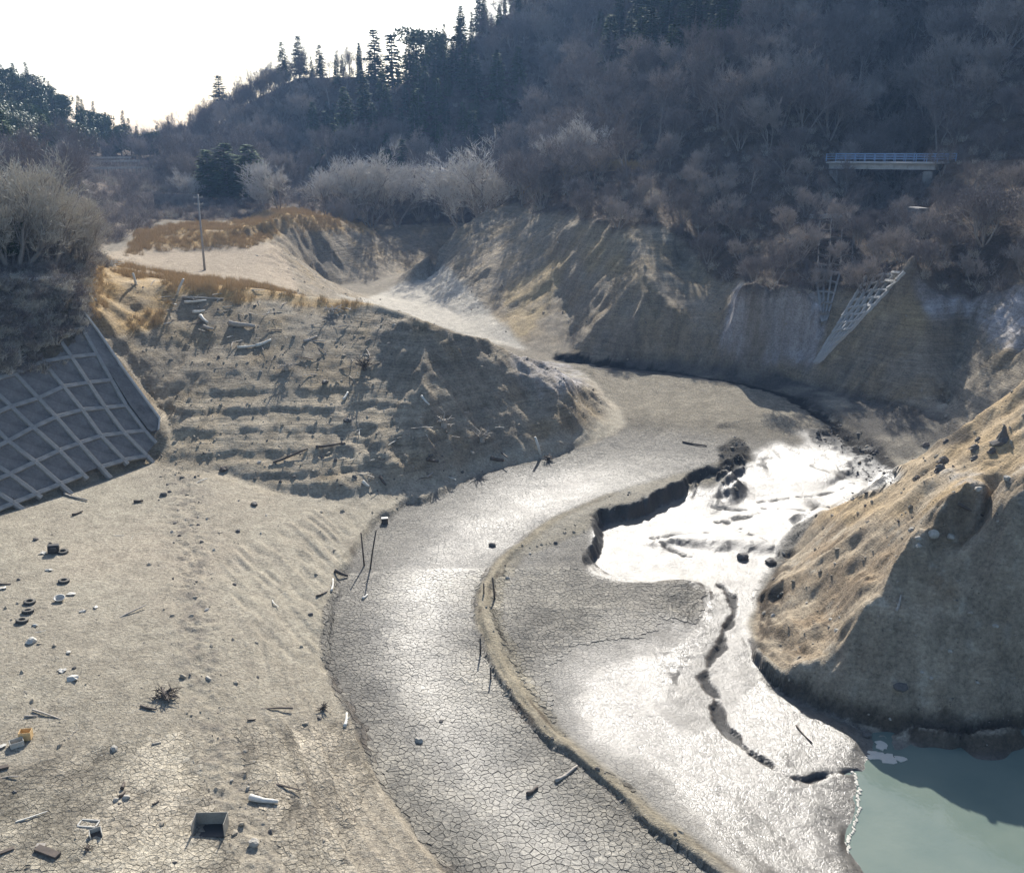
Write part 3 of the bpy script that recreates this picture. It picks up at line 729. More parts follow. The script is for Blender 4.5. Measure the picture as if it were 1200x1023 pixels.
# ------------------------------------------------------------------ mesh builder
class MB:
    def __init__(s): s.v = []; s.f = []
    def add(s, vs, fs):
        o = len(s.v); s.v += [tuple(v) for v in vs]; s.f += [tuple(i + o for i in f) for f in fs]
    def box(s, c, sz, M=None, bev=0.0, jit=0.0):
        hx, hy, hz_ = sz[0] / 2, sz[1] / 2, sz[2] / 2
        c = Vector(c)
        if bev <= 0:
            vs = [Vector((x * hx, y * hy, z * hz_)) for x in (-1, 1) for y in (-1, 1) for z in (-1, 1)]
            fs = [(0, 1, 3, 2), (4, 6, 7, 5), (0, 4, 5, 1), (2, 3, 7, 6), (0, 2, 6, 4), (1, 5, 7, 3)]
        else:
            b = min(bev, hx * .9, hy * .9, hz_ * .9)
            vs = []; fs = []
            rings = [(hz_, hx - b, hy - b, 0), (hz_ - b, hx, hy, b), (-hz_ + b, hx, hy, b), (-hz_, hx - b, hy - b, 0)]
            for z, ax, ay, k in rings:
                q = b if k else b * .3
                for (sx, sy, f) in ((-1, -1, 0), (-1, -1, 1), (1, -1, 1), (1, -1, 0), (1, 1, 0), (1, 1, 1), (-1, 1, 1), (-1, 1, 0)):
                    vs.append(Vector((sx * (ax - (q if f else 0)), sy * (ay - (0 if f else q)), z)))
            order = [0, 1, 2, 3, 4, 5, 6, 7]
            for r in range(3):
                for k in range(8):
                    fs.append((r * 8 + k, r * 8 + 8 + k, r * 8 + 8 + (k + 1) % 8, r * 8 + (k + 1) % 8))
            fs.append(tuple(range(7, -1, -1))[::-1]); fs.append(tuple(24 + k for k in range(7, -1, -1)))
        if jit: vs = [v + Vector((random.uniform(-1, 1), random.uniform(-1, 1), random.uniform(-1, 1))) * jit for v in vs]
        if M is not None: vs = [M @ v for v in vs]
        s.add([v + c for v in vs], fs)
        return s
    def tube(s, pts, rad, n=5, cap=True):
        pts = [Vector(p) for p in pts]; m = len(pts)
        if not hasattr(rad, '__len__'): rad = [rad] * m
        o = len(s.v)
        for k, p in enumerate(pts):
            d = (pts[min(k + 1, m - 1)] - pts[max(k - 1, 0)])
            d = d.normalized() if d.length > 1e-9 else Vector((0, 0, 1))
            a = d.orthogonal().normalized() if k == 0 else (a - d * a.dot(d)).normalized()
            b = d.cross(a)
            for i in range(n):
                t = 2 * math.pi * i / n
                s.v.append(tuple(p + (a * math.cos(t) + b * math.sin(t)) * rad[k]))
        for k in range(m - 1):
            for i in range(n):
                s.f.append((o + k * n + i, o + k * n + (i + 1) % n, o + (k + 1) * n + (i + 1) % n, o + (k + 1) * n + i))
        if cap:
            s.f.append(tuple(o + i for i in range(n))[::-1]); s.f.append(tuple(o + (m - 1) * n + i for i in range(n)))
        return s
    def lathe(s, prof, n=16, c=(0, 0, 0), closed=False):
        o = len(s.v); m = len(prof)
        for r, z in prof:
            for i in range(n):
                t = 2 * math.pi * i / n
                s.v.append((c[0] + r * math.cos(t), c[1] + r * math.sin(t), c[2] + z))
        for k in range(m if closed else m - 1):
            k2 = (k + 1) % m
            for i in range(n):
                s.f.append((o + k * n + i, o + k * n + (i + 1) % n, o + k2 * n + (i + 1) % n, o + k2 * n + i))
        return s
    def mesh(s, name, mat, smooth=False):
        me = bpy.data.meshes.new(name)
        me.from_pydata(s.v, [], s.f)
        if smooth: me.polygons.foreach_set('use_smooth', [True] * len(me.polygons))
        if mat: me.materials.append(mat)
        me.update()
        return me
def rot_xyz(a, b, c): return Euler((a, b, c)).to_matrix()
def frame(zdir, xhint=Vector((1, 0, 0))):
    z = Vector(zdir).normalized(); x = Vector(xhint); x = (x - z * x.dot(z)).normalized(); y = z.cross(x)
    return Matrix((x, y, z)).transposed()
def copy_tree(o, loc, rot=None, scale=None, label=None, group=None):
    c = o.copy(); C.objects.link(c); c.location = loc
    if rot is not None: c.rotation_euler = rot
    if scale is not None: c.scale = scale if hasattr(scale, '__len__') else (scale,) * 3
    if label: c['label'] = label
    if group: c['group'] = group
    for ch in o.children:
        k = ch.copy(); C.objects.link(k); k.parent = c
        for g in ch.children:
            e = g.copy(); C.objects.link(e); e.parent = k
    return c

# ------------------------------------------------------------------ trees
M_BARK = simple('grey_bark', (.25, .225, .20), .9, .3, 3)
M_TWIGP = simple('silvery_bare_twigs', (.52, .49, .45), .8, .25, .6)
M_TWIG = simple('bare_twigs', (.32, .28, .25), .8, .25, .6)
M_TWIGD = simple('dark_bare_twigs', (.18, .155, .145), .85, .35, .5)
M_TWIGL = simple('dry_brush_twigs', (.46, .42, .35), .8, .3, .6)
M_NEEDLE = simple('conifer_needles', (.085, .13, .05), .85, .45, .7, spec=.1)
M_NEEDLE2 = simple('bluish_conifer_needles', (.06, .095, .05), .85, .45, .7, spec=.1)
M_LEAF = simple('evergreen_leaves', (.075, .10, .03), .6, .4, 1.0)
M_GRASS = simple('dead_grass', (.47, .35, .20), .85, .3, 1.5)

def ribbon(V, F, p, q, w):
    """one thin twig: a narrow three sided sliver from p to q"""
    d = q - p; s = Vector((random.gauss(0, 1), random.gauss(0, 1), random.gauss(0, 1))).cross(d)
    if s.length < 1e-6: return
    s = s.normalized() * w
    o = len(V); V.append(p - s); V.append(p + s); V.append(q); F.append((o, o + 1, o + 2))
def bare_tree(seed, h=9.0, spread=.5, stems=3, dens=1.0, tw=.028):
    rnd = random.Random(seed); random.seed(seed)
    tr = MB(); V = []; F = []
    def lim(p, d, ln, r, lev):
        n = 3; pts = [p]; rr = [r]
        for k in range(n):
            d = (d + Vector((rnd.gauss(0, .16), rnd.gauss(0, .16), rnd.gauss(.04, .10)))).normalized()
            p = p + d * ln / n; pts.append(p); rr.append(r * (1 - .5 * (k + 1) / n))
        if lev <= 2: tr.tube(pts, rr, 4 if lev else 5, False)
        else:
            for a, b in zip(pts[:-1], pts[1:]): ribbon(V, F, a, b + (b - a) * .3, max(tw, r * .8))
        if lev == 4: return
        kids = {0: 6, 1: 5, 2: 5, 3: 6}[lev]
        kids = max(2, int(kids * (dens if lev > 1 else 1) + rnd.random()))
        for k in range(kids):
            t = rnd.uniform(.25 if lev else .35, 1.0)
            i = min(int(t * n), n - 1); f = t * n - i
            q = pts[i].lerp(pts[i + 1], f)
            a = rnd.uniform(0, 2 * math.pi); sp = rnd.uniform(.35, 1.0) * (1.0 if lev else .8)
            o = d.orthogonal().normalized(); o.rotate(Matrix.Rotation(a, 3, d))
            nd = (d * (1 - .25 * sp) + o * sp * .9 + Vector((0, 0, .22))).normalized()
            lim(q, nd, ln * rnd.uniform(.5, .72), rr[-1] * rnd.uniform(.55, .8), lev + 1)
    for s_ in range(stems):
        a = 2 * math.pi * s_ / stems + rnd.random()
        d = Vector((math.cos(a) * spread * rnd.uniform(.5, 1), math.sin(a) * spread * rnd.uniform(.5, 1), 1)).normalized()
        lim(Vector((math.cos(a) * .1, math.sin(a) * .1, -.3)), d, h * rnd.uniform(.48, .6), .13 if stems > 1 else .2, 0)
    return tr.mesh('bare_trunk', M_BARK, True), np.array([tuple(v) for v in V]), np.array(F)
def conifer(seed, h=14.0, w=2.4, ragged=.3, low=.12):
    rnd = random.Random(seed)
    tr = MB().tube([(0, 0, -.5), (0, 0, h * .5), (0, 0, h * .98)], [.22, .13, .02], 6)
    V = []; F = []
    z = h * low
    while z < h:
        t = (z / h); rad = w * (1 - t) ** .75 * rnd.uniform(1 - ragged, 1.1) + .15
        nb = 11 if t < .8 else 6
        for k in range(nb):
            a = rnd.uniform(0, 2 * math.pi); ln = rad * rnd.uniform(.6, 1.1)
            o = Vector((math.cos(a), math.sin(a), 0)); sd = Vector((-o.y, o.x, 0))
            p0 = Vector((0, 0, z)); steps = max(2, int(ln / .33))
            tr.tube([p0, p0 + o * ln * .8 + Vector((0, 0, -.12 * ln))], [.03, .01], 3, False)
            for j in range(1, steps + 1):
                u = j / steps
                c = p0 + o * ln * u + Vector((0, 0, -.25 * ln * u * u + .12 * ln * u))
                for m in range(3):
                    sz = .8 * (1.1 - .5 * u) * rnd.uniform(.7, 1.3)
                    dirn = (o * rnd.uniform(.2, .9) + sd * rnd.choice((-1, 1)) * rnd.uniform(.3, 1) + Vector((0, 0, rnd.uniform(-.5, .25)))).normalized()
                    s = dirn.cross(Vector((rnd.gauss(0, .4), rnd.gauss(0, .4), 1))).normalized() * sz * .33
                    q = c + Vector((rnd.gauss(0, .1), rnd.gauss(0, .1), rnd.gauss(0, .08)))
                    b = len(V); V += [q - s, q + s * .8, q + dirn * sz]; F.append((b, b + 1, b + 2))
        z += h * .028 + .12
    return tr.mesh('conifer_trunk', M_BARK, True), np.array([tuple(v) for v in V]), np.array(F)
def broad_evergreen(seed, h=8.0):
    rnd = random.Random(seed); tr = MB().tube([(0, 0, -.5), (.1, 0, h * .35), (.2, .1, h * .75)], [.2, .16, .05], 6)
    V = []; F = []
    cl = [(Vector((rnd.gauss(0, 1.1), rnd.gauss(0, 1.1), h * rnd.uniform(.3, .9))), rnd.uniform(.8, 1.5)) for _ in range(22)]
    for c, r in cl:
        tr.tube([(0, 0, h * .3), c], [.07, .02], 3, False)
        for _ in range(110):
            d = Vector((rnd.gauss(0, 1), rnd.gauss(0, 1), rnd.gauss(0, .8))).normalized()
            q = c + d * r * rnd.uniform(.6, 1.05); s = Vector((rnd.gauss(0, 1), rnd.gauss(0, 1), rnd.gauss(0, 1))).normalized()
            e = s.orthogonal().normalized() * .2; b = len(V)
            V += [q - e, q + e, q + s * .5]; F.append((b, b + 1, b + 2))
    return tr.mesh('evergreen_trunk', M_BARK, True), np.array([tuple(v) for v in V]), np.array(F)

def crown_mesh(vf, mat, name): return fast_mesh(name, vf[1], vf[2], mat, False)
def proto(name, label, cat, vf, mat, crown='crown'):
    root = bpy.data.objects.new(name, None)
    root['label'] = label; root['category'] = cat
    return dict(name=name, trunk=vf[0], crown=crown_mesh(vf, mat, crown), cat=cat)
BARE = [proto('bare_tree', '', 'tree', bare_tree(s, h, sp, st, de), m) for s, h, sp, st, de, m in
        ((1, 9, .55, 4, .9, M_TWIG), (2, 8.5, .45, 3, 1.0, M_TWIG), (3, 10, .35, 2, .95, M_TWIGD), (4, 9, .6, 5, .8, M_TWIGD), (5, 11, .25, 1, 1.1, M_TWIGD), (6, 8, .8, 5, .85, M_TWIG))]
PALE = [dict(BARE[k], crown=BARE[k]['crown'].copy()) for k in range(6)]
for q_ in PALE: q_['crown'].materials.clear(); q_['crown'].materials.append(M_TWIGP)
SLIM = [proto('bare_tree', '', 'tree', bare_tree(s, h, .12, 1, .8), M_TWIG) for s, h in ((21, 12), (22, 11))]
SHRUB = proto('shrub', '', 'shrub', bare_tree(31, 4.4, 1.0, 7, .85, .014), M_TWIGL)
CONI = [proto('conifer', '', 'tree', conifer(41, 14, 2.5), M_NEEDLE), proto('conifer', '', 'tree', conifer(42, 15, 2.1, .45), M_NEEDLE2), proto('conifer', '', 'tree', conifer(43, 12, 3.0, .5, .2), M_NEEDLE2)]
EVG = [proto('evergreen_tree', '', 'tree', broad_evergreen(51), M_LEAF)]
def plant(P, loc, sc, label, group=None, name=None, rz=None, zs=1.0, whole=False):
    rz = random.uniform(0, 6.28) if rz is None else rz
    wd = 1.7 if P['name'] == 'conifer' else 1.0
    o = obj(name or P['name'], None, None, loc, (0, 0, rz)); o.scale = (sc * wd, sc * wd, sc * zs)
    tag(o, label, P['cat'], group)
    obj('trunk', P['trunk'], o); obj('crown', P['crown'], o)
    return o

def zone_at(M, x, y):
    i = int(round(np.interp(math.atan2(x, y), azs, np.arange(nc)))); j = int(round(np.interp(math.log(math.hypot(x, y)), lrs, np.arange(nr))))
    return M[j, i]
# named trees of the photograph: (kind, px of trunk foot, distance, top pixel y, label)
def height_for(px, r, ytop):
    """height of a tree at distance r whose top shows at pixel row ytop"""
    d = ray(px, ytop); p = at_r(px, r)
    return CAM_Z + d[2] * r - p.z, p
def named(P, px, r, ytop, base_h, label, group=None, name=None, wide=1.0):
    if px > 560: r = radj(math.atan((px - 600) / FPX), r)
    h, p = height_for(px, r, ytop)
    h = max(2.0, h); s = h / base_h
    p.z -= .15
    o = plant(P, p, s, label, group, name)
    wide *= 1.5 if P['name'] == 'conifer' else 1.0
    o.scale = (s * wide, s * wide, s)
    return o
NAMED_XY = []
def nm(*a, **k):
    o = named(*a, **k); NAMED_XY.append((o.location.x, o.location.y, 3.5)); return o
nm(CONI[1], 273, 366, 88, 15, 'lone ragged conifer standing on the bare ridge against the white sky', wide=1.5)
nm(CONI[0], 346, 354, 50, 14, 'left conifer of the three on top of the bluish ridge', wide=1.0)
nm(CONI[1], 364, 352, 42, 15, 'tallest, middle conifer of the three on top of the bluish ridge', wide=1.4)
nm(CONI[1], 387, 350, 52, 15, 'right conifer of the three on top of the bluish ridge', wide=1.3)
nm(CONI[1], 448, 335, 34, 15, 'spindly conifer rising from the saddle between ridge and mountain', wide=1.2)
nm(CONI[1], 467, 330, 40, 15, 'ragged pine right beside the spindly conifer above the saddle', wide=1.1)
nm(EVG[0], 503, 322, 34, 8, 'rounded evergreen crown sticking out on the mountain skyline', wide=1.2)
for k, (px, r, yt, lab) in enumerate(((252, 246, 176, 'leftmost dark green conifer of the dense clump below the ridge'), (272, 246, 168, 'second dark conifer of the clump below the ridge'), (300, 244, 170, 'broad pointed dark green conifer at the right end of the clump'), (287, 250, 182, 'short conifer filling the middle of the dark green clump'))):
    nm(CONI[0], px, r, yt, 14, lab, wide=1.9)
nm(PALE[0], 228, 238, 192, 10.5, 'small pale bare tree at the left foot of the conifer clump')
nm(PALE[1], 330, 226, 178, 10, 'pale rounded bare tree left of the wide twiggy grove', wide=1.3)
nm(PALE[1], 312, 222, 205, 10, 'low bare tree leaning over the golden grass bank', wide=1.2)
for k, (px, r, yt, lab) in enumerate(((385, 224, 182, 'left tree of the wide pale leafless grove behind the grassy bank'), (412, 226, 170, 'tree left of centre in the wide pale leafless grove'), (437, 226, 166, 'tallest central tree of the wide pale leafless grove'), (466, 228, 178, 'right tree of the wide pale leafless grove'))):
    nm(PALE[k % 2], px, r, yt, 10, lab, wide=1.15)
nm(PALE[0], 570, 206, 152, 10.5, 'big rounded silvery bare tree at the centre of the far shore', wide=1.5)
nm(PALE[5], 548, 204, 180, 9, 'lower bushy bare tree touching the big silvery one on its left', wide=1.2)
nm(PALE[0], 690, 198, 128, 10.5, 'spreading bare tree lit at its edge above the orange grass strip', wide=1.3)
nm(PALE[5], 655, 199, 150, 9, 'bare tree leaning left over the orange grass strip', wide=1.2)
nm(PALE[1], 665, 178, 205, 10, 'dark twisted bare tree below the orange grass strip', wide=1.2)
nm(BARE[3], 912, 180, 160, 10, 'wide round twiggy tree just left of the bridge', wide=1.3)
nm(BARE[3], 1150, 150, 195, 10, 'spreading bare tree right of the bridge abutment', wide=1.2)
nm(CONI[0], 703, 270, 36, 14, 'small sunlit conifer alone among bare trees in the gully', wide=1.0)
nm(CONI[1], 772, 240, 0, 15, 'tall conifer with sunlit trunk side near the top of the far spur', wide=1.2)
nm(CONI[0], 525, 318, 28, 14, 'pointed conifer on the mountain skyline', wide=.8)
# slim leafless trees along the ridge lines
G_R = 'slim leafless trees standing in a row along the ridge'
for k in range(26):
    px = 192 + k * 5.9 + random.uniform(-2, 2)
    r = np.interp(px, [185, 215, 245, 280, 315, 350], [390, 380, 372, 365, 358, 352]) - 1.5
    p = at_r(px, r)
    o = plant(SLIM[k % 2], p, random.uniform(.62, .95), 'slim leafless tree in the row on the ridge crest against the sky', G_R); o.scale.x *= .8
    NAMED_XY.append((p.x, p.y, 1))
for k in range(14):
    px = 396 + k * 5.5; p = at_r(px, 343)
    plant(SLIM[k % 2], p, random.uniform(.6, .85), 'slim leafless tree in the saddle between the ridge and the mountain', 'slim leafless trees in the saddle')

# forest: scatter by region
def in_view(p, m=60):
    x, y = project(p[0], p[1], p[2]); return -m < x < 1200 + m and -260 < y < 1100
cand = []
placed = {}
def far_enough(x, y, d):
    gx, gy = int(x // 6), int(y // 6)
    for a in (-1, 0, 1):
        for b in (-1, 0, 1):
            for (u, v) in placed.get((gx + a, gy + b), ()):
                if (u - x) ** 2 + (v - y) ** 2 < d * d: return False
    for (u, v, rr) in NAMED_XY:
        if (u - x) ** 2 + (v - y) ** 2 < rr * rr: return False
    placed.setdefault((gx, gy), []).append((x, y)); return True
rndf = random.Random(99)
rN = 0
ROADX = [R(a) for a in (0, 3.5, 9, 13.5, 17.7, 23.5, 30)]; ROADR = [radj(a_, r_) for a_, r_ in zip(ROADX, [207, 198, 190, 186, 183.5, 178, 161])]
for _ in range(60000):
    az = rndf.uniform(R(-40), R(40)); rr = math.sqrt(rndf.uniform(118 ** 2, 440 ** 2))
    x, y = rr * math.sin(az), rr * math.cos(az)
    if zone_at(m_for, x, y) < .6 or zone_at(m_m2top, x, y) > .3: continue
    if az > R(.5) and abs(rr - np.interp(az, ROADX, ROADR)) < 4.5: continue
    if az < R(-9.5) and rr < 262 and rr > 140 and az > R(-22): continue
    if R(-23) < az < R(-18.5) and 140 < rr < 345: continue
    if R(.8) < az < R(8) and -11 < rr - np.interp(az, ROADX, ROADR) < 5: continue
    d = 3.4 + .006 * rr
    if not far_enough(x, y, d): continue
    z = float(hz(x, y)); cand.append((rr, x, y, z, az))
vis = [c for c in cand if in_view((c[1], c[2], c[3] + 5))]
def conifer_here(rr, x, y, z, az):
    px, py = project(x, y, z + 6)
    n = fbm(np.array([x / 30.]), np.array([y / 30.]), 3, 301)[0]
    if az < R(-19): return n > -.6 and z > 20
    if 360 < px < 610 and rr > 222 and py < 200: return n > (-.35 if py < 150 else .1)
    if px > 700 and py < 50: return n > .05
    if 600 < px < 760 and rr > 240: return n > .32
    return n > .62
G_F = {}
items = {'bare': [], 'con': []}
for c in sorted(vis, key=lambda q: q[0]):
    items['con' if conifer_here(*c) else 'bare'].append(c)
def region_name(px, py, az, rr):
    if px < 190: return 'hill at the left edge'
    if px < 370: return 'bluish slope below the ridge'
    if px < 620 and rr > 235: return 'steep mountain under the skyline'
    if px < 860: return 'spur above the orange grass strip' if py < 200 else 'slope above the bare promontory'
    if py < 180: return 'mountainside above the small bridge'
    return 'dark slope below and beside the small bridge'
mass = []
for kind, P in (('bare', BARE), ('con', CONI)):
    lim_ = 215 if kind == 'bare' else 240
    for k, c in enumerate(items[kind]):
        rr, x, y, z, az = c
        v = rndf.randrange(len(P) if kind == 'bare' else 2)
        if kind == 'bare':
            v = rndf.choice((2, 3, 4, 3, 2, 0, 1, 5) if rr > 150 else (3, 5, 1, 2))
            s = rndf.uniform(.75, 1.25) * (1 if rr > 172 else .5)
        else:
            s = rndf.uniform(.45, .95)
            if az < R(-18.5) and rndf.random() < .65: v, s = 3, rndf.uniform(.7, 1.25)
        if k < lim_:
            px, py = project(x, y, z + 4); rg = region_name(px, py, az, rr)
            word = 'leafless tree in the dense wood on the ' if kind == 'bare' else 'dark conifer in the wood on the '
            if kind == 'con' and v == 3: word = 'rounded dark evergreen in the wood on the '
            plant((P + EVG)[v] if kind == 'con' else P[v], (x, y, z - .2), s, word + rg, ('leafless trees on the ' if kind == 'bare' else 'conifers on the ') + rg)
        else: mass.append((x, y, z - .2, v if kind == 'bare' else (9 if v == 3 else 6 + v), s))
print('TREES', len(items['bare']), len(items['con']), 'mass', len(mass), 'hidden', len(cand) - len(vis))

# masses that nobody could count: geometry nodes scatter ready-made meshes on points
def scatter(name, pts, idx, scl, meshes, label, cat, tilt=None):
    col = bpy.data.collections.new(name + '_source')
    for k, me in enumerate(meshes):
        o = bpy.data.objects.new('%s_piece_%02d' % (name, k), me); col.objects.link(o)
    me = bpy.data.meshes.new(name); n = len(pts)
    me.vertices.add(n); me.vertices.foreach_set('co', np.asarray(pts, np.float32).ravel())
    a = me.attributes.new('piece', 'INT', 'POINT'); a.data.foreach_set('value', np.asarray(idx, np.int32))
    a = me.attributes.new('size', 'FLOAT', 'POINT'); a.data.foreach_set('value', np.asarray(scl, np.float32))
    rt = np.zeros((n, 3), np.float32); rt[:, 2] = rng.uniform(0, 6.28, n)
    if tilt: rt[:, :2] = rng.normal(0, tilt, (n, 2))
    a = me.attributes.new('turn', 'FLOAT_VECTOR', 'POINT'); a.data.foreach_set('vector', rt.ravel())
    o = obj(name, me); tag(o, label, cat, kind='stuff')
    g = bpy.data.node_groups.new(name, 'GeometryNodeTree')
    g.interface.new_socket('Geometry', in_out='INPUT', socket_type='NodeSocketGeometry'); g.interface.new_socket('Geometry', in_out='OUTPUT', socket_type='NodeSocketGeometry')
    gi, go = g.nodes.new('NodeGroupInput'), g.nodes.new('NodeGroupOutput')
    ci = g.nodes.new('GeometryNodeCollectionInfo'); ci.inputs[0].default_value = col; ci.inputs[1].default_value = True; ci.inputs[2].default_value = True
    ip = g.nodes.new('GeometryNodeInstanceOnPoints'); ip.inputs['Pick Instance'].default_value = True
    def at_(nm_, ty):
        n_ = g.nodes.new('GeometryNodeInputNamedAttribute'); n_.data_type = ty; n_.inputs[0].default_value = nm_; return n_.outputs[0]
    g.links.new(gi.outputs[0], ip.inputs['Points']); g.links.new(ci.outputs[0], ip.inputs['Instance'])
    g.links.new(at_('piece', 'INT'), ip.inputs['Instance Index']); g.links.new(at_('size', 'FLOAT'), ip.inputs['Scale'])
    er = g.nodes.new('FunctionNodeEulerToRotation'); g.links.new(at_('turn', 'FLOAT_VECTOR'), er.inputs[0]); g.links.new(er.outputs[0], ip.inputs['Rotation'])
    g.links.new(ip.outputs[0], go.inputs[0])
    md = o.modifiers.new('scatter', 'NODES'); md.node_group = g
    return o
def joined(P):
    """trunk and crown in one mesh for the far woods"""
    t = P['trunk']; c = P['crown']
    n1_, n2_ = len(t.vertices), len(c.vertices)
    A = np.zeros(n1_ * 3, np.float32); t.vertices.foreach_get('co', A); B = np.zeros(n2_ * 3, np.float32); c.vertices.foreach_get('co', B)
    me = bpy.data.meshes.new('far_tree')
    fs = [tuple(p.vertices) for p in t.polygons] + [tuple(i + n1_ for i in p.vertices) for p in c.polygons]
    me.from_pydata(np.concatenate([A, B]).reshape(-1, 3).tolist(), [], fs)
    me.materials.append(t.materials[0]); me.materials.append(c.materials[0])
    mi = np.zeros(len(fs), np.int32); mi[len(t.polygons):] = 1; me.polygons.foreach_set('material_index', mi)
    me.update(); return me
JM = [joined(P) for P in BARE] + [joined(P) for P in CONI + EVG]
hid = [c for c in cand if not in_view((c[1], c[2], c[3] + 5))]
mass += [(c[1], c[2], c[3] - .2, 2, .8) for c in hid]
if mass:
    ma = np.array(mass)
    scatter('far_woods', ma[:, :3], ma[:, 3], ma[:, 4], JM, 'dense leafless and evergreen wood covering the far mountainsides', 'wood')
# undergrowth
jb = joined(SHRUB)
def brush_mesh(seed, n, h, mat, w=.012, sp=.5):
    rnd = random.Random(seed); random.seed(seed); V = []; F = []
    for _ in range(n):
        p = Vector((rnd.gauss(0, sp * .5), rnd.gauss(0, sp * .5), -.05)); d = Vector((rnd.gauss(0, .55), rnd.gauss(0, .55), 1)).normalized()
        q = p + d * h * rnd.uniform(.4, 1); ribbon(V, F, p, q, w)
        for k in range(4):
            a = p.lerp(q, rnd.uniform(.3, .9)); ribbon(V, F, a, a + (d + Vector((rnd.gauss(0, .8), rnd.gauss(0, .8), rnd.gauss(0, .5)))).normalized() * h * .35, w * .8)
    return fast_mesh('brush_tuft', np.array([tuple(v) for v in V]), np.array(F), mat, False)
TUB = [brush_mesh(65, 70, 1.5, M_TWIGD, .03), brush_mesh(66, 70, 1.2, M_TWIGL, .025), brush_mesh(67, 60, 1.3, M_BARK, .03)]
TU = [brush_mesh(61, 40, 1.6, M_TWIGD), brush_mesh(62, 40, 1.3, M_TWIG), brush_mesh(63, 40, 1.1, M_TWIGL)]
def pick(n, test, r0, r1, a0, a1, seed):
    rg = np.random.default_rng(seed); az = rg.uniform(R(a0), R(a1), n); rr = np.sqrt(rg.uniform(r0 ** 2, r1 ** 2, n))
    i = np.clip(np.rint(np.interp(az, azs, np.arange(nc))).astype(int), 0, nc - 1); j = np.clip(np.rint(np.interp(np.log(rr), lrs, np.arange(nr))).astype(int), 0, nr - 1)
    k = rg.random(n) < test[j, i]
    x, y = rr[k] * np.sin(az[k]), rr[k] * np.cos(az[k])
    return np.stack([x, y, hz(x, y)], -1), rg
roadm = (AZg > R(.5)) & (np.abs(RG - np.interp(AZg, ROADX, ROADR)) < 2.6)
P_, rg = pick(30000, np.clip(m_for * ~roadm * (1 - _side), 0, 1) * .55 * (RG < 330), 118, 330, -36, 36, 5)
scatter('undergrowth', P_, rg.choice([0, 0, 0, 1, 2], len(P_)), rg.uniform(.7, 1.6, len(P_)), TU, 'low leafless brush covering the forest floor', 'undergrowth')
P_, rg = pick(30000, np.clip(m_leftbrush, 0, 1) * .8, 60, 125, -45, -16, 6)
P_[:, 2] -= .05
scatter('bank_brush', P_, rg.choice([0, 1, 1, 2], len(P_)), rg.uniform(.4, 1.0, len(P_)), TUB, 'tangled dead brush hanging over the top of the concrete lattice', 'brush')
P_, rg = pick(9000, _side * .18, 150, 345, -26, -16, 26)
scatter('valley_brush', P_, rg.choice([0, 1, 2, 1], len(P_)), rg.uniform(1.0, 2.2, len(P_)), TU, 'brown and grey brush on the terraces at the valley head', 'brush')
# golden grass
def tuft(seed, n, h):
    rnd = random.Random(seed); random.seed(seed); V = []; F = []
    for _ in range(n):
        p = Vector((rnd.gauss(0, .16), rnd.gauss(0, .16), -.04)); q = p + Vector((rnd.gauss(0, .28), rnd.gauss(0, .28), 1)) * h * rnd.uniform(.5, 1)
        ribbon(V, F, p, q, .012)
    return fast_mesh('grass_tuft', np.array([tuple(v) for v in V]), np.array(F), M_GRASS, False)
GT = [tuft(71, 34, .75), tuft(72, 30, .55)]
gm = np.clip((m_m2top + m_ledge * (n1 > -.1)) * (1 - m_wall), 0, 1) * (np.clip(.55 + n2 + n1, 0, 1))
P_, rg = pick(90000, gm * (RG < 240), 80, 240, -33, -4, 8)
scatter('dead_grass', P_, rg.integers(0, 2, len(P_)), rg.uniform(.7, 1.5, len(P_)), GT, 'dry golden grass on the crests of the mounds', 'grass')
P_, rg = pick(40000, roadm * (AZg < R(8)) * (n1 > -.3) * .9, 150, 215, 0, 12, 9)
scatter('verge_grass', P_, rg.integers(0, 2, len(P_)), rg.uniform(.8, 1.4, len(P_)), GT, 'orange dead grass strip along the shelf road on the far slope', 'grass')
# big shrub at the left
sh = [((14, 318), 2.1, 'large pale leafless bush leaning out at the left edge'), ((58, 316), 2.0, 'rounded pale leafless bush right above the concrete lattice'), ((92, 312), 1.35, 'right-hand pale bush reaching over the golden ledge'), ((-40, 318), 2.0, 'pale bush cut by the left edge of the photo'), ((38, 304), 2.2, 'tall pale bush standing behind the others at the left'), ((76, 306), 1.7, 'pale bush filling the gap behind the right-hand one')]
for k, (pp, s, lab) in enumerate(sh):
    p = at(*pp); p.z -= .2
    plant(SHRUB, p, s, lab, 'pale bushes on top of the left bank')
p = at(8, 312); o = plant(EVG[0], p, .55, 'small green-leaved shrub at the foot of the pale bushes', None, 'evergreen_shrub'); o['category'] = 'shrub'

def stone_mesh(seed, n=1, flat=.7, mat=None, jag=.25):
    import bmesh
    rnd = random.Random(seed); bm = bmesh.new(); bmesh.ops.create_icosphere(bm, subdivisions=n, radius=.5)
    for v in bm.verts:
        k = 1 + rnd.uniform(-jag, jag); v.co = Vector((v.co.x * k, v.co.y * k * .85, v.co.z * k * flat))
    me = bpy.data.meshes.new('stone'); bm.to_mesh(me); bm.free()
    if mat: me.materials.append(mat)
    return me
M_CLOD = simple('dried_clods', (.30, .26, .20), .95, .35, 4)
M_STONE = simple('pale_stones', (.37, .34, .29), .9, .3, 5)
M_DARKST = simple('dark_stones', (.10, .09, .08), .8, .4, 5)
M_WOOD = simple('weathered_driftwood', (.36, .32, .27), .85, .3, 4)
M_WOODD = simple('dark_wet_wood', (.09, .07, .055), .8, .4, 4)
M_WOODP = simple('bleached_wood', (.60, .57, .50), .8, .2, 4)
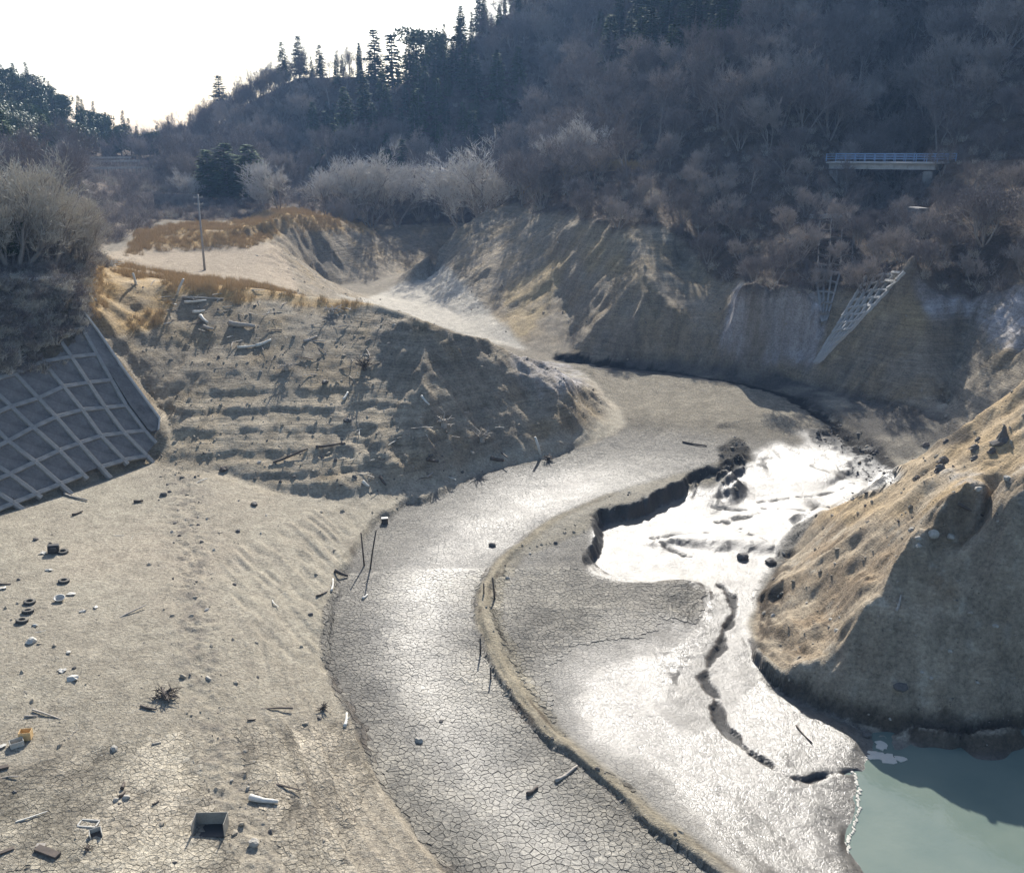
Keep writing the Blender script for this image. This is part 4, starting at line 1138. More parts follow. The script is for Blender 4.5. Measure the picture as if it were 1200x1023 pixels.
CL = [stone_mesh(s, 1, .6, m) for s, m in ((1, M_CLOD), (2, M_CLOD), (3, M_CLOD), (4, M_DARKST), (5, M_STONE))]
dens = soil * .30 * np.where(RG > 105, .25, 1) * (1 - .6 * m_wall) + shelfm * .045 + shelfm * m_track * .5 + m_sidelev * .35 * (1 - m_wet)
dens = np.clip(dens * (RG < 190) * (.35 + 1.2 * np.clip(n1 + .3, 0, 1)), 0, 1)
P_, rg = pick(110000, dens, 34, 175, -34, 34, 15)
scatter('loose_clods', P_, rg.choice([0, 1, 2, 0, 1, 2, 3, 4], len(P_)), .07 + .38 * rg.random(len(P_)) ** 6 + .0003 * np.hypot(P_[:, 0], P_[:, 1]), CL, 'loose clods, crumbs and pebbles lying on the dry mud and slopes', 'rubble', .6)
P_, rg = pick(9000, np.clip(m_black + m_rill * .2, 0, 1) * (RG < 110), 60, 110, -20, 30, 17)
scatter('black_mud_lumps', P_, rg.choice([3, 3, 3, 0], len(P_)), .12 + .5 * rg.random(len(P_)) ** 3, CL, 'torn black wet mud lumps at the head of the pool', 'mud', .6)
STK = []
for s in range(4):
    random.seed(80 + s); STK.append(MB().tube([(-.5, 0, .03), (-.1, random.uniform(-.1, .1), .06), (.5, random.uniform(-.1, .1), .04)], [.035, .03, .015], 4).mesh('stick', [M_WOOD, M_WOODD, M_WOODP, M_WOOD][s]))
m_drift = zone([(150, 330), (400, 345), (470, 380), (430, 460), (300, 420), (230, 400), (190, 370)], 70, 125, 8)
m_drift = np.maximum(m_drift, zone([(420, 480), (560, 470), (620, 530), (520, 570), (400, 585)], 70, 110, 8) * .8)
m_drift = np.maximum(m_drift, shelfm * .03)
P_, rg = pick(9000, np.clip(m_drift, 0, 1) * .28, 34, 125, -34, 15, 18)
scatter('driftwood_scraps', P_, rg.integers(0, 4, len(P_)), .5 + 1.6 * rg.random(len(P_)) ** 2, STK, 'small scraps of driftwood strewn over the bank', 'driftwood', .12)
# ------------------------------------------------------------------ concrete
M_CONC = simple('grey_concrete', (.25, .245, .23), .85, .25, 1.2, .3, .02)
M_CONCP = simple('stained_concrete', (.16, .15, .14), .9, .5, .9, .35, .02)
M_CONCL = simple('pale_concrete', (.40, .39, .365), .85, .2, 1.0, .3, .02)
def beam_between(a, b, w, h, nrm, name, mat, parent, bev=.03):
    a, b = Vector(a), Vector(b); d = b - a
    Mx = frame(nrm, d)
    m = MB().box((0, 0, 0), (d.length, w, h), Mx, bev)
    me = m.mesh(name, mat)
    return obj(name, me, parent, (a + b) / 2)
def lattice_wall():
    k = 4.09
    zc = lambda x, y: (x / k, 360 + y / k)
    cols = {                                  # traced crossings, rows 0..3 (and the foot)
        'a': [(530, 352), (600, 475), (690, 595), (745, 655)],
        'b': [(420, 365), (500, 485), (590, 605), (700, 715)],
        'c': [(300, 385), (390, 495), (480, 620), (590, 735)],
        'd': [(180, 440), (265, 530), (375, 655), (480, 770)],
        'e': [(50, 480), (155, 580), (280, 690), (395, 805)],
        'f': [(-75, 535), (35, 645), (165, 745), (285, 850)],
    }
    root = obj('lattice_wall', None, None, tuple(P2))
    tag(root, 'large grey concrete lattice retaining wall on the left bank slope', 'retaining wall')
    o = Vector(P2); nrm = Vector(WN)
    N = {}
    for c, key in enumerate('abcdef'):
        for r, q_ in enumerate(cols[key]): N[(r, c)] = Vector(PL(*zc(*q_)))
    for c in range(6):
        d = (N[(0, c)] - N[(1, c)]).lerp(Vector(_o) .normalized() * 0 + (N[(0, c)] - N[(1, c)]), 1)
        d = d.normalized() * 2.6
        for r in range(1, 5): N[(-r, c)] = N[(0, c)] + d * r
    for c in range(6, 10):
        for r in range(-4, 4): N[(r, c)] = N[(r, c - 1)] * 2 - N[(r, c - 2)] if c < 7 else N[(r, c - 1)] + (N[(r, 5)] - N[(r, 3)]) / 2
    # foot piece of each column below row 3
    for c in range(1, 10):
        N[(4, c)] = N[(3, c)] + (N[(3, c)] - N[(2, c)]).normalized() * (1.2 if c % 2 else .5)
    H_ = .34
    def seg(a, b, w, hh):
        ob = beam_between(a - o, b - o, w, hh, nrm, 'beam', M_CONC, root)
        ob.location += nrm * (hh / 2 - .12)
    for (r, c), p in list(N.items()):
        if (r + 1, c) in N: seg(p, N[(r + 1, c)], .36, H_)
        if (r, c + 1) in N and r < 4 and not (r == 3 and c == 0):
            if r == 3 and c in (3,): continue
            seg(p, N[(r, c + 1)], .34, H_ - .02)
        if (r + 1, c + 1) in N and (r, c + 1) in N and r < 3:
            q = [p, N[(r, c + 1)], N[(r + 1, c + 1)], N[(r + 1, c)]]
            m = MB(); cen = sum((v for v in q), Vector()) / 4
            vs = [v.lerp(cen, .08) - cen for v in q]
            tl = nrm * random.uniform(-.03, .03)
            m.add([v + nrm * (.06 + random.uniform(-.03, .03)) for v in vs] + [v - nrm * .25 for v in vs], [(0, 1, 2, 3), (0, 4, 5, 1), (1, 5, 6, 2), (2, 6, 7, 3), (3, 7, 4, 0)])
            obj('panel', m.mesh('panel', M_CONCP), root, cen - o + tl)
    # smooth concrete margin along the right edge
    inn = [(345, 60), (447, 215), (545, 350), (618, 468), (705, 585), (722, 597)]
    out = [(395, 20), (470, 120), (590, 300), (672, 412), (762, 535), (757, 592)]
    def prism(name, A, B, h0, h1, mat):
        n = len(A); vs = []
        for P in (A, B):
            for p in P: v = Vector(PL(*zc(*p))); vs += [v + nrm * h1 - o, v + nrm * h0 - o]
        m = MB(); fs = []
        for i in range(n - 1):
            a0, a1, b0, b1 = 2 * i, 2 * i + 2, 2 * (n + i), 2 * (n + i) + 2
            fs += [(a0, a1, b1, b0), (a0 + 1, a0, b0, b0 + 1)][:1] + [(b0, b1, b1 + 1, b0 + 1), (a1, a0, a0 + 1, a1 + 1)]
        fs += [(0, 2 * n, 2 * n + 1, 1), (2 * n - 2, 2 * n - 1, 4 * n - 1, 4 * n - 2)]
        m.add(vs, fs); obj(name, m.mesh(name, mat), root)
    prism('margin_slab', inn, out, -1.4, .12, M_CONCP)
    kb = [(x - 7, y + 4) for x, y in out]
    prism('edge_kerb', kb, out, -1.2, .28, M_CONCL)
lattice_wall()
def far_lattice(label, quad, nu, nv, step_r=True, w=.22, keep=None, mat=None):
    """quad: photo corners upper left, upper right, lower right, lower left; beams lie on the slope"""
    def pt(u, v):
        a = (quad[0][0] * (1 - u) + quad[1][0] * u, quad[0][1] * (1 - u) + quad[1][1] * u)
        b = (quad[3][0] * (1 - u) + quad[2][0] * u, quad[3][1] * (1 - u) + quad[2][1] * u)
        return at(a[0] * (1 - v) + b[0] * v, a[1] * (1 - v) + b[1] * v)
    g = {(i, j): pt(i / nu, j / nv) for i in range(nu + 1) for j in range(nv + 1)}
    o = g[(0, nv)]; root = obj('lattice_wall', None, None, o); tag(root, label, 'retaining wall')
    cc = sum((v for v in g.values()), Vector()) / len(g)
    nrm = (g[(nu, 0)] - g[(0, nv)]).cross(g[(0, 0)] - g[(0, nv)]).normalized()
    if nrm.dot(Vector((0, 0, CAM_Z)) - cc) < 0: nrm = -nrm
    for (i, j), p in g.items():
        for q in ((i + 1, j), (i, j + 1)):
            if q in g and (g[q] - p).length > .1 and (keep is None or keep(i, j, q)):
                ob = beam_between(p - o, g[q] - o, w, .35, nrm, 'beam', mat or M_CONC, root, 0); ob.location += nrm * .1
far_lattice('narrow tapering concrete lattice wedge on the rock below the bridge', [(956, 318), (984, 322), (968, 380), (963, 382)], 3, 5)
far_lattice('long diagonal concrete lattice ladder slanting down the slope below the bridge', [(1016, 326), (1060, 322), (963, 424), (955, 428)], 4, 11, w=.3, mat=M_CONCL)
far_lattice('dark overgrown concrete lattice among brush right below the bridge', [(960, 262), (1000, 258), (998, 312), (958, 312)], 3, 5, w=.12, mat=M_CONCP)

# ------------------------------------------------------------------ bridge on the shelf road
def bridge():
    rL = radj(R(17.7), 181) - .5; rR = radj(R(23.4), 176)
    A = Vector(RR(970, 199, rL)); B = Vector(RR(1096, 195.5, rR)); A.z = B.z = (A.z + B.z) / 2; A.z -= .1; B.z += .1
    M_BLUE = simple('blue_painted_steel', (.22, .32, .48), .5, .2, 3)
    M_GIR = simple('weathered_girder', (.42, .41, .39), .7, .3, 1.2)
    root = obj('bridge', None, None, A); tag(root, 'small road bridge with blue railings across the wooded gully', 'bridge')
    d = B - A; Ln = d.length; u = d.normalized(); side = u.cross(Vector((0, 0, 1))).normalized()
    if side.dot(Vector((0, 0, 0)) - A) < 0: side = -side
    up = Vector((0, 0, 1)); Mx = Matrix((u, up.cross(u), up)).transposed()
    mid = d / 2; back_ = -side
    ob = obj('deck', MB().box((0, 0, 0), (Ln + 1.2, 4.6, .2), Mx, .03).mesh('deck', M_CONCL), root, mid + back_ * 2.1 + up * .72 + u * .3)
    for k in range(3):
        g = MB().box((0, 0, 0), (Ln, .06, .75), Mx); g.box(up * -.37, (Ln, .4, .06), Mx); g.box(up * .37, (Ln, .4, .06), Mx)
        for s in range(9): g.box(u * (s / 8 - .5) * (Ln - .3), (.05, .34, .66), Mx)
        obj('girder', g.mesh('girder', M_GIR), root, mid + back_ * (.35 + k * 1.7) + up * .22)
    for sd in (0, 4.2):
        rl_ = obj('railing', MB().box((0, 0, 0), (Ln + 2.2, .08, .08), Mx).mesh('railing', M_BLUE), root, mid + back_ * (sd + .1) + up * 1.95 + u * .6)
        for hgt in (.28, .62): obj('rail', MB().box((0, 0, 0), (Ln + 2.2, .06, .08), Mx).mesh('rail', M_BLUE), rl_, up * (-.95 + hgt))
        pm = MB().box((0, 0, 0), (.1, .1, 1.1), Mx).mesh('post', M_BLUE)
        for s in range(13): obj('post', pm, rl_, u * ((s / 12 - .5) * (Ln + 2.0)) + up * -.5)
    for s, nm_ in ((0, 'left'), (1, 'right')):
        m = MB(); w0, w1 = .8, 1.6
        m.box((0, 0, -2.2), (1.3, 4.4, 4.6), Mx, .05)
        vs = []
        sg = 1 if s == 0 else -1
        m2_ = MB(); hN = 6.5
        q = [(-.6, -2.1), (.6, -2.1), (.6, 2.1), (-.6, 2.1)]
        vs = [Mx @ Vector((x, y, 0)) for x, y in q] + [Mx @ Vector((x * 1.9 - sg * -.9 * 1.2 * (1 if s else -1) * 0, y * 1.1, -hN)) for x, y in q]
        m2_.add(vs, [(0, 1, 2, 3), (0, 4, 5, 1), (1, 5, 6, 2), (2, 6, 7, 3), (3, 7, 4, 0)])
        obj('pier', m2_.mesh('pier', M_CONC), root, (u * (.9 if s == 0 else Ln - .9)) + back_ * 2.1 + up * -.36)
bridge()
for (px, py, w, h, lab) in ((1073, 262, 1.6, 3.4, 'tall pale concrete block half hidden in brush under the right end of the bridge'),):
    p = at(px, py + 8); b = obj('concrete_block', MB().box((0, 0, h * .35), (w, 2.4, h), rot_xyz(.02, .03, .25), .12).mesh('concrete_block', M_CONCP, False), None, p); tag(b, lab, 'concrete block')
# road guardrail marks lower on the slope: line of short pale blocks
G_B = 'short pale blocks in a row on the ledge under the bridge'
bm_ = MB().box((0, 0, .2), (.9, .5, .6), None, .05).mesh('kerb_block', M_CONCL)
for k in range(8):
    p = at(953 + k * 4.6, 256.5 - k * .25); tag(obj('kerb_block', bm_, None, p), 'short pale concrete block in the row on the ledge under the bridge', 'kerb block', G_B)

# ------------------------------------------------------------------ utility pole
def pole():
    p = at(240, 317); h = CAM_Z + ray(238, 228)[2] * math.hypot(p.x, p.y) - p.z
    M_P = simple('weathered_pole', (.30, .29, .27), .8, .2, 2)
    root = obj('utility_pole', None, None, p); tag(root, 'thin grey utility pole standing on the golden terrace', 'utility pole')
    obj('pole', MB().tube([(0, 0, -.5), (0, 0, h)], [.17, .10], 10).mesh('pole', M_P, True), root)
    for z in (h - .4, h - 1.3):
        c = obj('crossarm', MB().box((0, 0, z), (1.3, .09, .11)).mesh('crossarm', M_P), root)
        for x in (-.55, .55): obj('insulator', MB().lathe([(0, 0), (.05, .01), (.06, .06), (.03, .1), (.05, .14), (0, .17)], 8).mesh('insulator', M_CONCL), c, (x, 0, z + .05))
    for k in range(8): obj('step_bolt', MB().box((0, 0, 0), (.34, .025, .025)).mesh('step_bolt', M_P), root, (.0, 0, 1.8 + k * .5))
pole()
# distant terraces with guard rails at the head of the valley
for k, (x0, x1, y, r, lab) in enumerate(((116, 166, 185.5, 330, 'topmost pale guardrail crossing the head of the valley'), (118, 176, 189.5, 318, 'second pale guardrail below the topmost at the valley head'), (112, 178, 197.5, 300, 'lowest pale guardrail line at the valley head'))):
    A = at_r(x0, r); B = at_r(x1, r); zt = Vector(RR((x0 + x1) / 2, y, r)).z
    A.z = zt; B.z = zt + .3
    root = obj('guardrail', None, None, A); tag(root, lab, 'guardrail'); u = B - A; n = 14
    obj('rail', MB().box(u / 2 + Vector((0, 0, 0)), (u.length, .12, .5), frame((0, 0, 1), u)).mesh('rail', M_CONCL), root)
    for j in range(n):
        q = u * ((j + .5) / n); gz = float(hz(A.x + q.x, A.y + q.y)) - A.z
        hh = max(.6, q.z - gz + .4)
        obj('post', MB().box((0, 0, -hh / 2), (.18, .18, hh)).mesh('post', M_CONC), root, q)
p = at(208, 244); w = obj('retaining_wall', MB().box((0, 0, .8), (9.5, .8, 4.2), rot_xyz(-.08, 0, .03), .08).mesh('retaining_wall', M_CONCP), None, p); tag(w, 'dark straight retaining wall across the side valley behind the golden mound', 'retaining wall')
# ------------------------------------------------------------------ things lying about
def msz(px, py): p = at(px, py); return (p - Vector((0, 0, CAM_Z))).length / FPX, p
M_RUB = simple('tyre_rubber', (.035, .034, .033), .85, .3, 4)
M_DUST = simple('dusty_rubber', (.16, .145, .12), .95, .3, 4)
M_WHITE = simple('dusty_white_plastic', (.44, .42, .37), .6, .12, 4)
M_BLACK = simple('black_plastic', (.03, .03, .03), .5, .3, 4)
M_TAN = simple('faded_orange_box', (.62, .42, .20), .8, .2, 4)
M_BOXIN = simple('dirty_board', (.28, .26, .22), .85, .3, 3)
_pr = [(.19, .09), (.215, .075), (.30, .095), (.33, .07), (.335, 0), (.33, -.07), (.30, -.095), (.215, -.075), (.19, -.09), (.205, 0)]
TYRE_T = MB()
TYRE_T.lathe([(r_, z_) for r_, z_ in _pr], 20, closed=True)
TYRE_ME = TYRE_T.mesh('tyre_body', M_DUST, True)
_tb = MB()
for k in range(20):
    a = 2 * math.pi * k / 20
    _tb.box((.336 * math.cos(a), .336 * math.sin(a), 0), (.014, .07, .13), Matrix.Rotation(a, 3, 'Z'))
TREAD_ME = _tb.mesh('tread', M_RUB)
for px, py, rz, rx, lab in ((74, 648, .1, .15, 'tyre leaning right beside the black box with white panel'), (75, 682, .4, .05, 'single tyre lying on dry mud midway below the black box'), (35, 707, .2, .08, 'uppermost of the three tyres lying in a line'), (33, 718, .9, -.06, 'middle of the three tyres lying in a line'), (26, 729, 1.4, .1, 'lowest of the three tyres lying in a line')):
    p = at(px, py); o = obj('tyre', None, None, p + Vector((0, 0, .08)), (rx, .08, rz)); tag(o, lab, 'tyre', 'old tyres on the dry mud')
    obj('tyre_body', TYRE_ME, o); obj('tread', TREAD_ME, o)
def stone(px, py, w, lab, mat, flat=.65, grp=None, name='stone', cat='stone', sub=2):
    s, p = msz(px, py); W = w * s
    me = stone_mesh(int(px * 7 + py), sub, flat, mat, .2)
    me.polygons.foreach_set('use_smooth', [False] * len(me.polygons))
    o = obj(name, me, None, p + Vector((0, 0, W * .12)), (0, 0, random.uniform(0, 6))); o.scale = (W, W, W); return tag(o, lab, cat, grp)
def log(a, b, w, lab, mat, name='log', cat='log', lift=.02, bend=.025, stubs=1, n=7, air=0.0):
    A, B = at(*a), at(*b); s, _ = msz(*a); r_ = max(.03, w * s / 2)
    A.z += r_ * .7 + lift; B.z += r_ * .7 + lift + air; ln = (B - A).length
    # keep both ends resting on the ground along its length
    sd = (B - A).cross(Vector((0, 0, 1))).normalized(); pts = []; rr = []
    for k in range(n):
        t = k / (n - 1); q = A.lerp(B, t) + sd * math.sin(t * math.pi * 1.3) * ln * bend + Vector((0, 0, 1)) * math.sin(t * 7 + ln) * r_ * .12
        pts.append(q - A); rr.append(r_ * (1.1 - .45 * t) * random.uniform(.9, 1.1))
    m = MB().tube(pts, rr, 7)
    for k in range(stubs):
        q = pts[2 + k % (n - 3)]; m.tube([q, q + (sd * random.choice((-1, 1)) + Vector((0, 0, .7)) + (B - A).normalized() * .5).normalized() * ln * random.uniform(.1, .2)], [r_ * .45, r_ * .2], 5)
    return tag(obj(name, m.mesh(name, mat, True), None, A), lab, cat)
def plank(px, py, lx, lw, ang, lab, mat, th=.05, name='plank', cat='plank', tilt=.05):
    s, p = msz(px, py)
    m = MB().box((0, 0, 0), (lx * s, max(.08, lw * s), th), None, .01)
    return tag(obj(name, m.mesh(name, mat), None, p + Vector((0, 0, th * .6 + abs(tilt) * lx * s * .4)), (tilt, tilt * .6, R(ang))), lab, cat)
def sheet(px, py, wx_, wy_, ang, lab, mat, name='plastic_sheet', cat='litter', bulge=.25):
    """a crumpled flat piece: irregular outline, buckled surface, real thickness"""
    s, p = msz(px, py); s *= .8; rnd = random.Random(int(px * 31 + py)); m = MB(); n = 9; vs = [(0, 0, .03 + bulge * .3)]
    for k in range(n):
        a = 2 * math.pi * k / n; q = rnd.uniform(.55, 1.15); vs.append((math.cos(a) * q * wx_ * s / 2, math.sin(a) * q * wy_ * s, .02 + rnd.uniform(0, bulge * .35)))
    vs += [(x * .98, y * .98, z - .03) for x, y, z in vs]
    f = [(0, 1 + k, 1 + (k + 1) % n) for k in range(n)] + [(n + 1, n + 2 + (k + 1) % n, n + 2 + k) for k in range(n)] + [(1 + k, n + 2 + k, n + 2 + (k + 1) % n, 1 + (k + 1) % n) for k in range(n)]
    m.add(vs, f); return tag(obj(name, m.mesh(name, mat), None, p, (0, 0, R(ang))), lab, cat)
def open_box(px, py, w, d, h, ang, lab, mo, mi, name='open_box', cat='box', lid=False, tilt=(0, 0)):
    s, p = msz(px, py); W, Dp, Hh_ = w * s, d * s, h * s; t = .03
    root = obj(name, None, None, p + Vector((0, 0, .01)), (tilt[0], tilt[1], R(ang))); tag(root, lab, cat)
    obj('base', MB().box((0, 0, t / 2), (W, Dp, t)).mesh('base', mi), root)
    for nm_, c_, sz in (('side_panel', (-W / 2, 0, Hh_ / 2), (t, Dp, Hh_)), ('side_panel', (W / 2, 0, Hh_ / 2), (t, Dp, Hh_)), ('back_panel', (0, Dp / 2, Hh_ / 2), (W, t, Hh_))):
        obj(nm_, MB().box((0, 0, 0), (sz[0] - .002, sz[1], sz[2]), None, .008).mesh(nm_, mo), root, c_)
    if lid: obj('front_panel', MB().box((0, 0, 0), (W, t, Hh_), None, .008).mesh('front_panel', mo), root, (0, -Dp / 2, Hh_ / 2))
    return root
# big open box and other rubbish near the camera
open_box(247, 974, 33, 20, 15, 2, 'large open-fronted grey box standing on the cracked mud', M_BOXIN, M_BLACK, 'cabinet')
log((293, 937), (326, 943), 6.5, 'thick short bleached log with a dark sawn end', M_WOODP, bend=.02, stubs=0, n=5)
stone(298, 989, 12, 'white-topped dark lump below the bleached log', M_STONE, name='rubbish_lump', cat='litter')
def tray(px, py, w, h, ang, lab, mat):
    s, p = msz(px, py); W, Hh_ = w * s, h * s; root = obj('frame_tray', None, None, p + Vector((0, 0, .04)), (0, 0, R(ang))); tag(root, lab, 'tray')
    for c_, sz in (((0, Hh_ / 2, 0), (W, .07, .07)), ((0, -Hh_ / 2, 0), (W, .07, .07)), ((-W / 2, 0, 0), (.07, Hh_ - .08, .06)), ((W / 2, 0, 0), (.07, Hh_ - .08, .06))):
        obj('rim', MB().box((0, 0, 0), sz, None, .01).mesh('rim', mat), root, c_)
tray(104, 966, 19, 10, -5, 'white rectangular frame lying flat beside a broken box', M_WHITE)
open_box(113, 979, 11, 9, 6, 25, 'broken pale box just right below the white frame', M_WHITE, M_WOODD, 'broken_box', tilt=(.15, -.1))
plank(56, 1001, 28, 8, -22, 'dark broken board near the bottom left corner', M_WOODD, .12)
plank(5, 1000, 18, 4, 38, 'narrow dark plank cut by the left edge at the bottom', M_WOODD, .08)
plank(48, 992, 9, 5, 5, 'short brown board end above the dark broken board', M_WOOD, .08)
open_box(31, 866, 11, 9, 9, 10, 'faded orange-yellow box with a white side', M_TAN, M_TAN, 'crate', lid=True)
open_box(20, 874, 12, 9, 6, 35, 'white and black box right below the orange-yellow one', M_WHITE, M_BLACK, 'small_box', lid=True)
sheet(3, 876, 12, 6, 10, 'crumpled white plastic at the left edge beside the small boxes', M_WHITE)
plank(4, 901, 10, 5, 30, 'dark flat scrap at the left edge below the boxes', M_WOODD, .1)
sheet(86, 797, 20, 7, -5, 'white tilted panel casting a dark shadow on mud', M_WHITE, 'tilted_board', bulge=.5)
sheet(73, 787, 13, 6, 15, 'flat white plastic piece just above the tilted white panel', M_WHITE)
sheet(80, 766, 7, 4, 25, 'smallest white scrap above the flat white plastic', M_WHITE)
stone(37, 753, 11, 'round white bag-like lump left of the small scraps', M_WHITE, name='white_bag', cat='litter')
sheet(57, 669, 11, 4, -10, 'white scrap on the mud just below the black box', M_WHITE)
sheet(50, 649, 11, 6, 0, 'white panel lying directly left of the black box', M_WHITE, 'tilted_board')
sheet(84, 697, 15, 5, 5, 'long flat white sheet above the pale basin', M_WHITE)
sheet(4, 690, 10, 5, 5, 'white scrap at the left edge, level with the lone tyre', M_WHITE)
sheet(97, 717, 11, 4, 5, 'thin white strip right below the pale basin', M_WHITE)
sheet(112, 712, 7, 4, 5, 'tiny white scrap right of the pale basin', M_WHITE)
sheet(41, 734, 9, 4, 5, 'white scrap just right of the lowest tyre', M_WHITE)
s_, p_ = msz(70, 704); W_ = 11 * s_ / 2
tag(obj('basin', MB().lathe([(W_ * .6, 0), (W_ * .95, .2), (W_ * 1.05, .2), (W_ * 1.05, .23), (W_ * .9, .22), (W_ * .55, .04), (.01, .04)], 16).mesh('basin', M_WHITE, True), None, p_, (.2, .1, 0)), 'round pale plastic basin below the lone tyre', 'basin')
# the black box: a dead television with its pale front
s_, p_ = msz(63, 648); root = obj('television', None, None, p_ + Vector((0, 0, .02)), (0, .06, R(20))); tag(root, 'black box-like old television set standing beside a tyre', 'television')
obj('casing', MB().box((0, 0, .28), (.72, .45, .56), None, .05).mesh('casing', M_BLACK), root); obj('screen_bezel', MB().box((0, .24, .28), (.66, .04, .48), None, .01).mesh('screen_bezel', M_BOXIN), root)
obj('rear_hump', MB().box((0, -.32, .26), (.45, .2, .36), None, .05).mesh('rear_hump', M_BLACK), root)
for k, (px, py, w, lab, mt) in enumerate(((134, 879, 9, 'white and dark lump alone right of the two boxes', M_STONE), (148, 936, 8, 'small white lump beside two dark planks', M_STONE), (136, 938, 6, 'tiny pale lump left of the small white one', M_STONE), (205, 1011, 5, 'small dark stone near the bottom edge below the open box', M_DARKST), (17, 929, 5, 'small dark stone near the left edge above the dark boards', M_DARKST),
        (192, 581, 8, 'grey stone lying on pale mud near the lattice wall', M_DARKST), (199, 577, 5, 'small dark stone right above the grey one near the lattice', M_DARKST), (262, 552, 11, 'black tangled lump at the foot of the left mound', M_WOODD), (279, 623, 6, 'black stone on the pale mud patch', M_DARKST), (275, 686, 5, 'black stone among the churned mud', M_DARKST), (298, 592, 9, 'dark mud lump at the foot of the mound slope', M_DARKST),
        (205, 614, 5, 'small black stone on the track line', M_DARKST), (42, 633, 6, 'flat black stone above the television', M_DARKST), (22, 680, 4, 'tiny black stone left of the lone tyre', M_DARKST), (87, 784, 5, 'dark scrap next to the flat white plastic', M_DARKST), (364, 721, 6, 'dark lump near the edge of the cracked channel', M_DARKST),
        (577, 640, 9, 'round dark stone on the shiny channel above the levee bend', M_DARKST), (517, 846, 6, 'flat dark stone in the middle of the shiny channel', M_DARKST), (491, 869, 10, 'pale block lying in the cracked channel', M_STONE), (647, 866, 5, 'dark lump on the levee crest', M_DARKST), (700, 902, 6, 'dark lump just right of the levee beside the fallen pole', M_DARKST), (791, 977, 5, 'dark lump on the lower levee', M_DARKST),
        (407, 494, 10, 'dark pointed rock on the terraced mound', M_DARKST), (381, 449, 8, 'small dark snag stump on the mound face', M_DARKST), (870, 655, 16, 'dark mud block at the foot of the right hill', M_DARKST), (903, 660, 14, 'dark block where the pool meets the right hill', M_DARKST),
        (1093, 630, 14, 'largest white rock on the shaded hill face', M_STONE), (1114, 631, 10, 'white rock right of the largest one on the hill face', M_STONE), (1076, 643, 8, 'small white rock lower left of the largest one', M_STONE), (1068, 622, 8, 'slanting white rock at the lit edge of the hill', M_STONE), (1076, 633, 7, 'white rock between the slanting and the lowest one', M_STONE),
        (1055, 809, 16, 'round dark boulder low on the shaded hill face', M_DARKST), (1080, 790, 5, 'small white stone above the round dark boulder', M_STONE), (1091, 796, 5, 'small white stone right above the round dark boulder', M_STONE), (1113, 766, 5, 'white stone high right of the round dark boulder', M_STONE),
        (1147, 576, 9, 'white rock in the pale gravel band on the hill', M_STONE), (1180, 562, 8, 'white rock in the gravel band at the right edge', M_STONE), (1015, 862, 11, 'flat dark mud slab at the tip of the shiny mud by the water', M_DARKST))):
    stone(px, py, w, lab, mt, .75 if mt is M_STONE else .6)
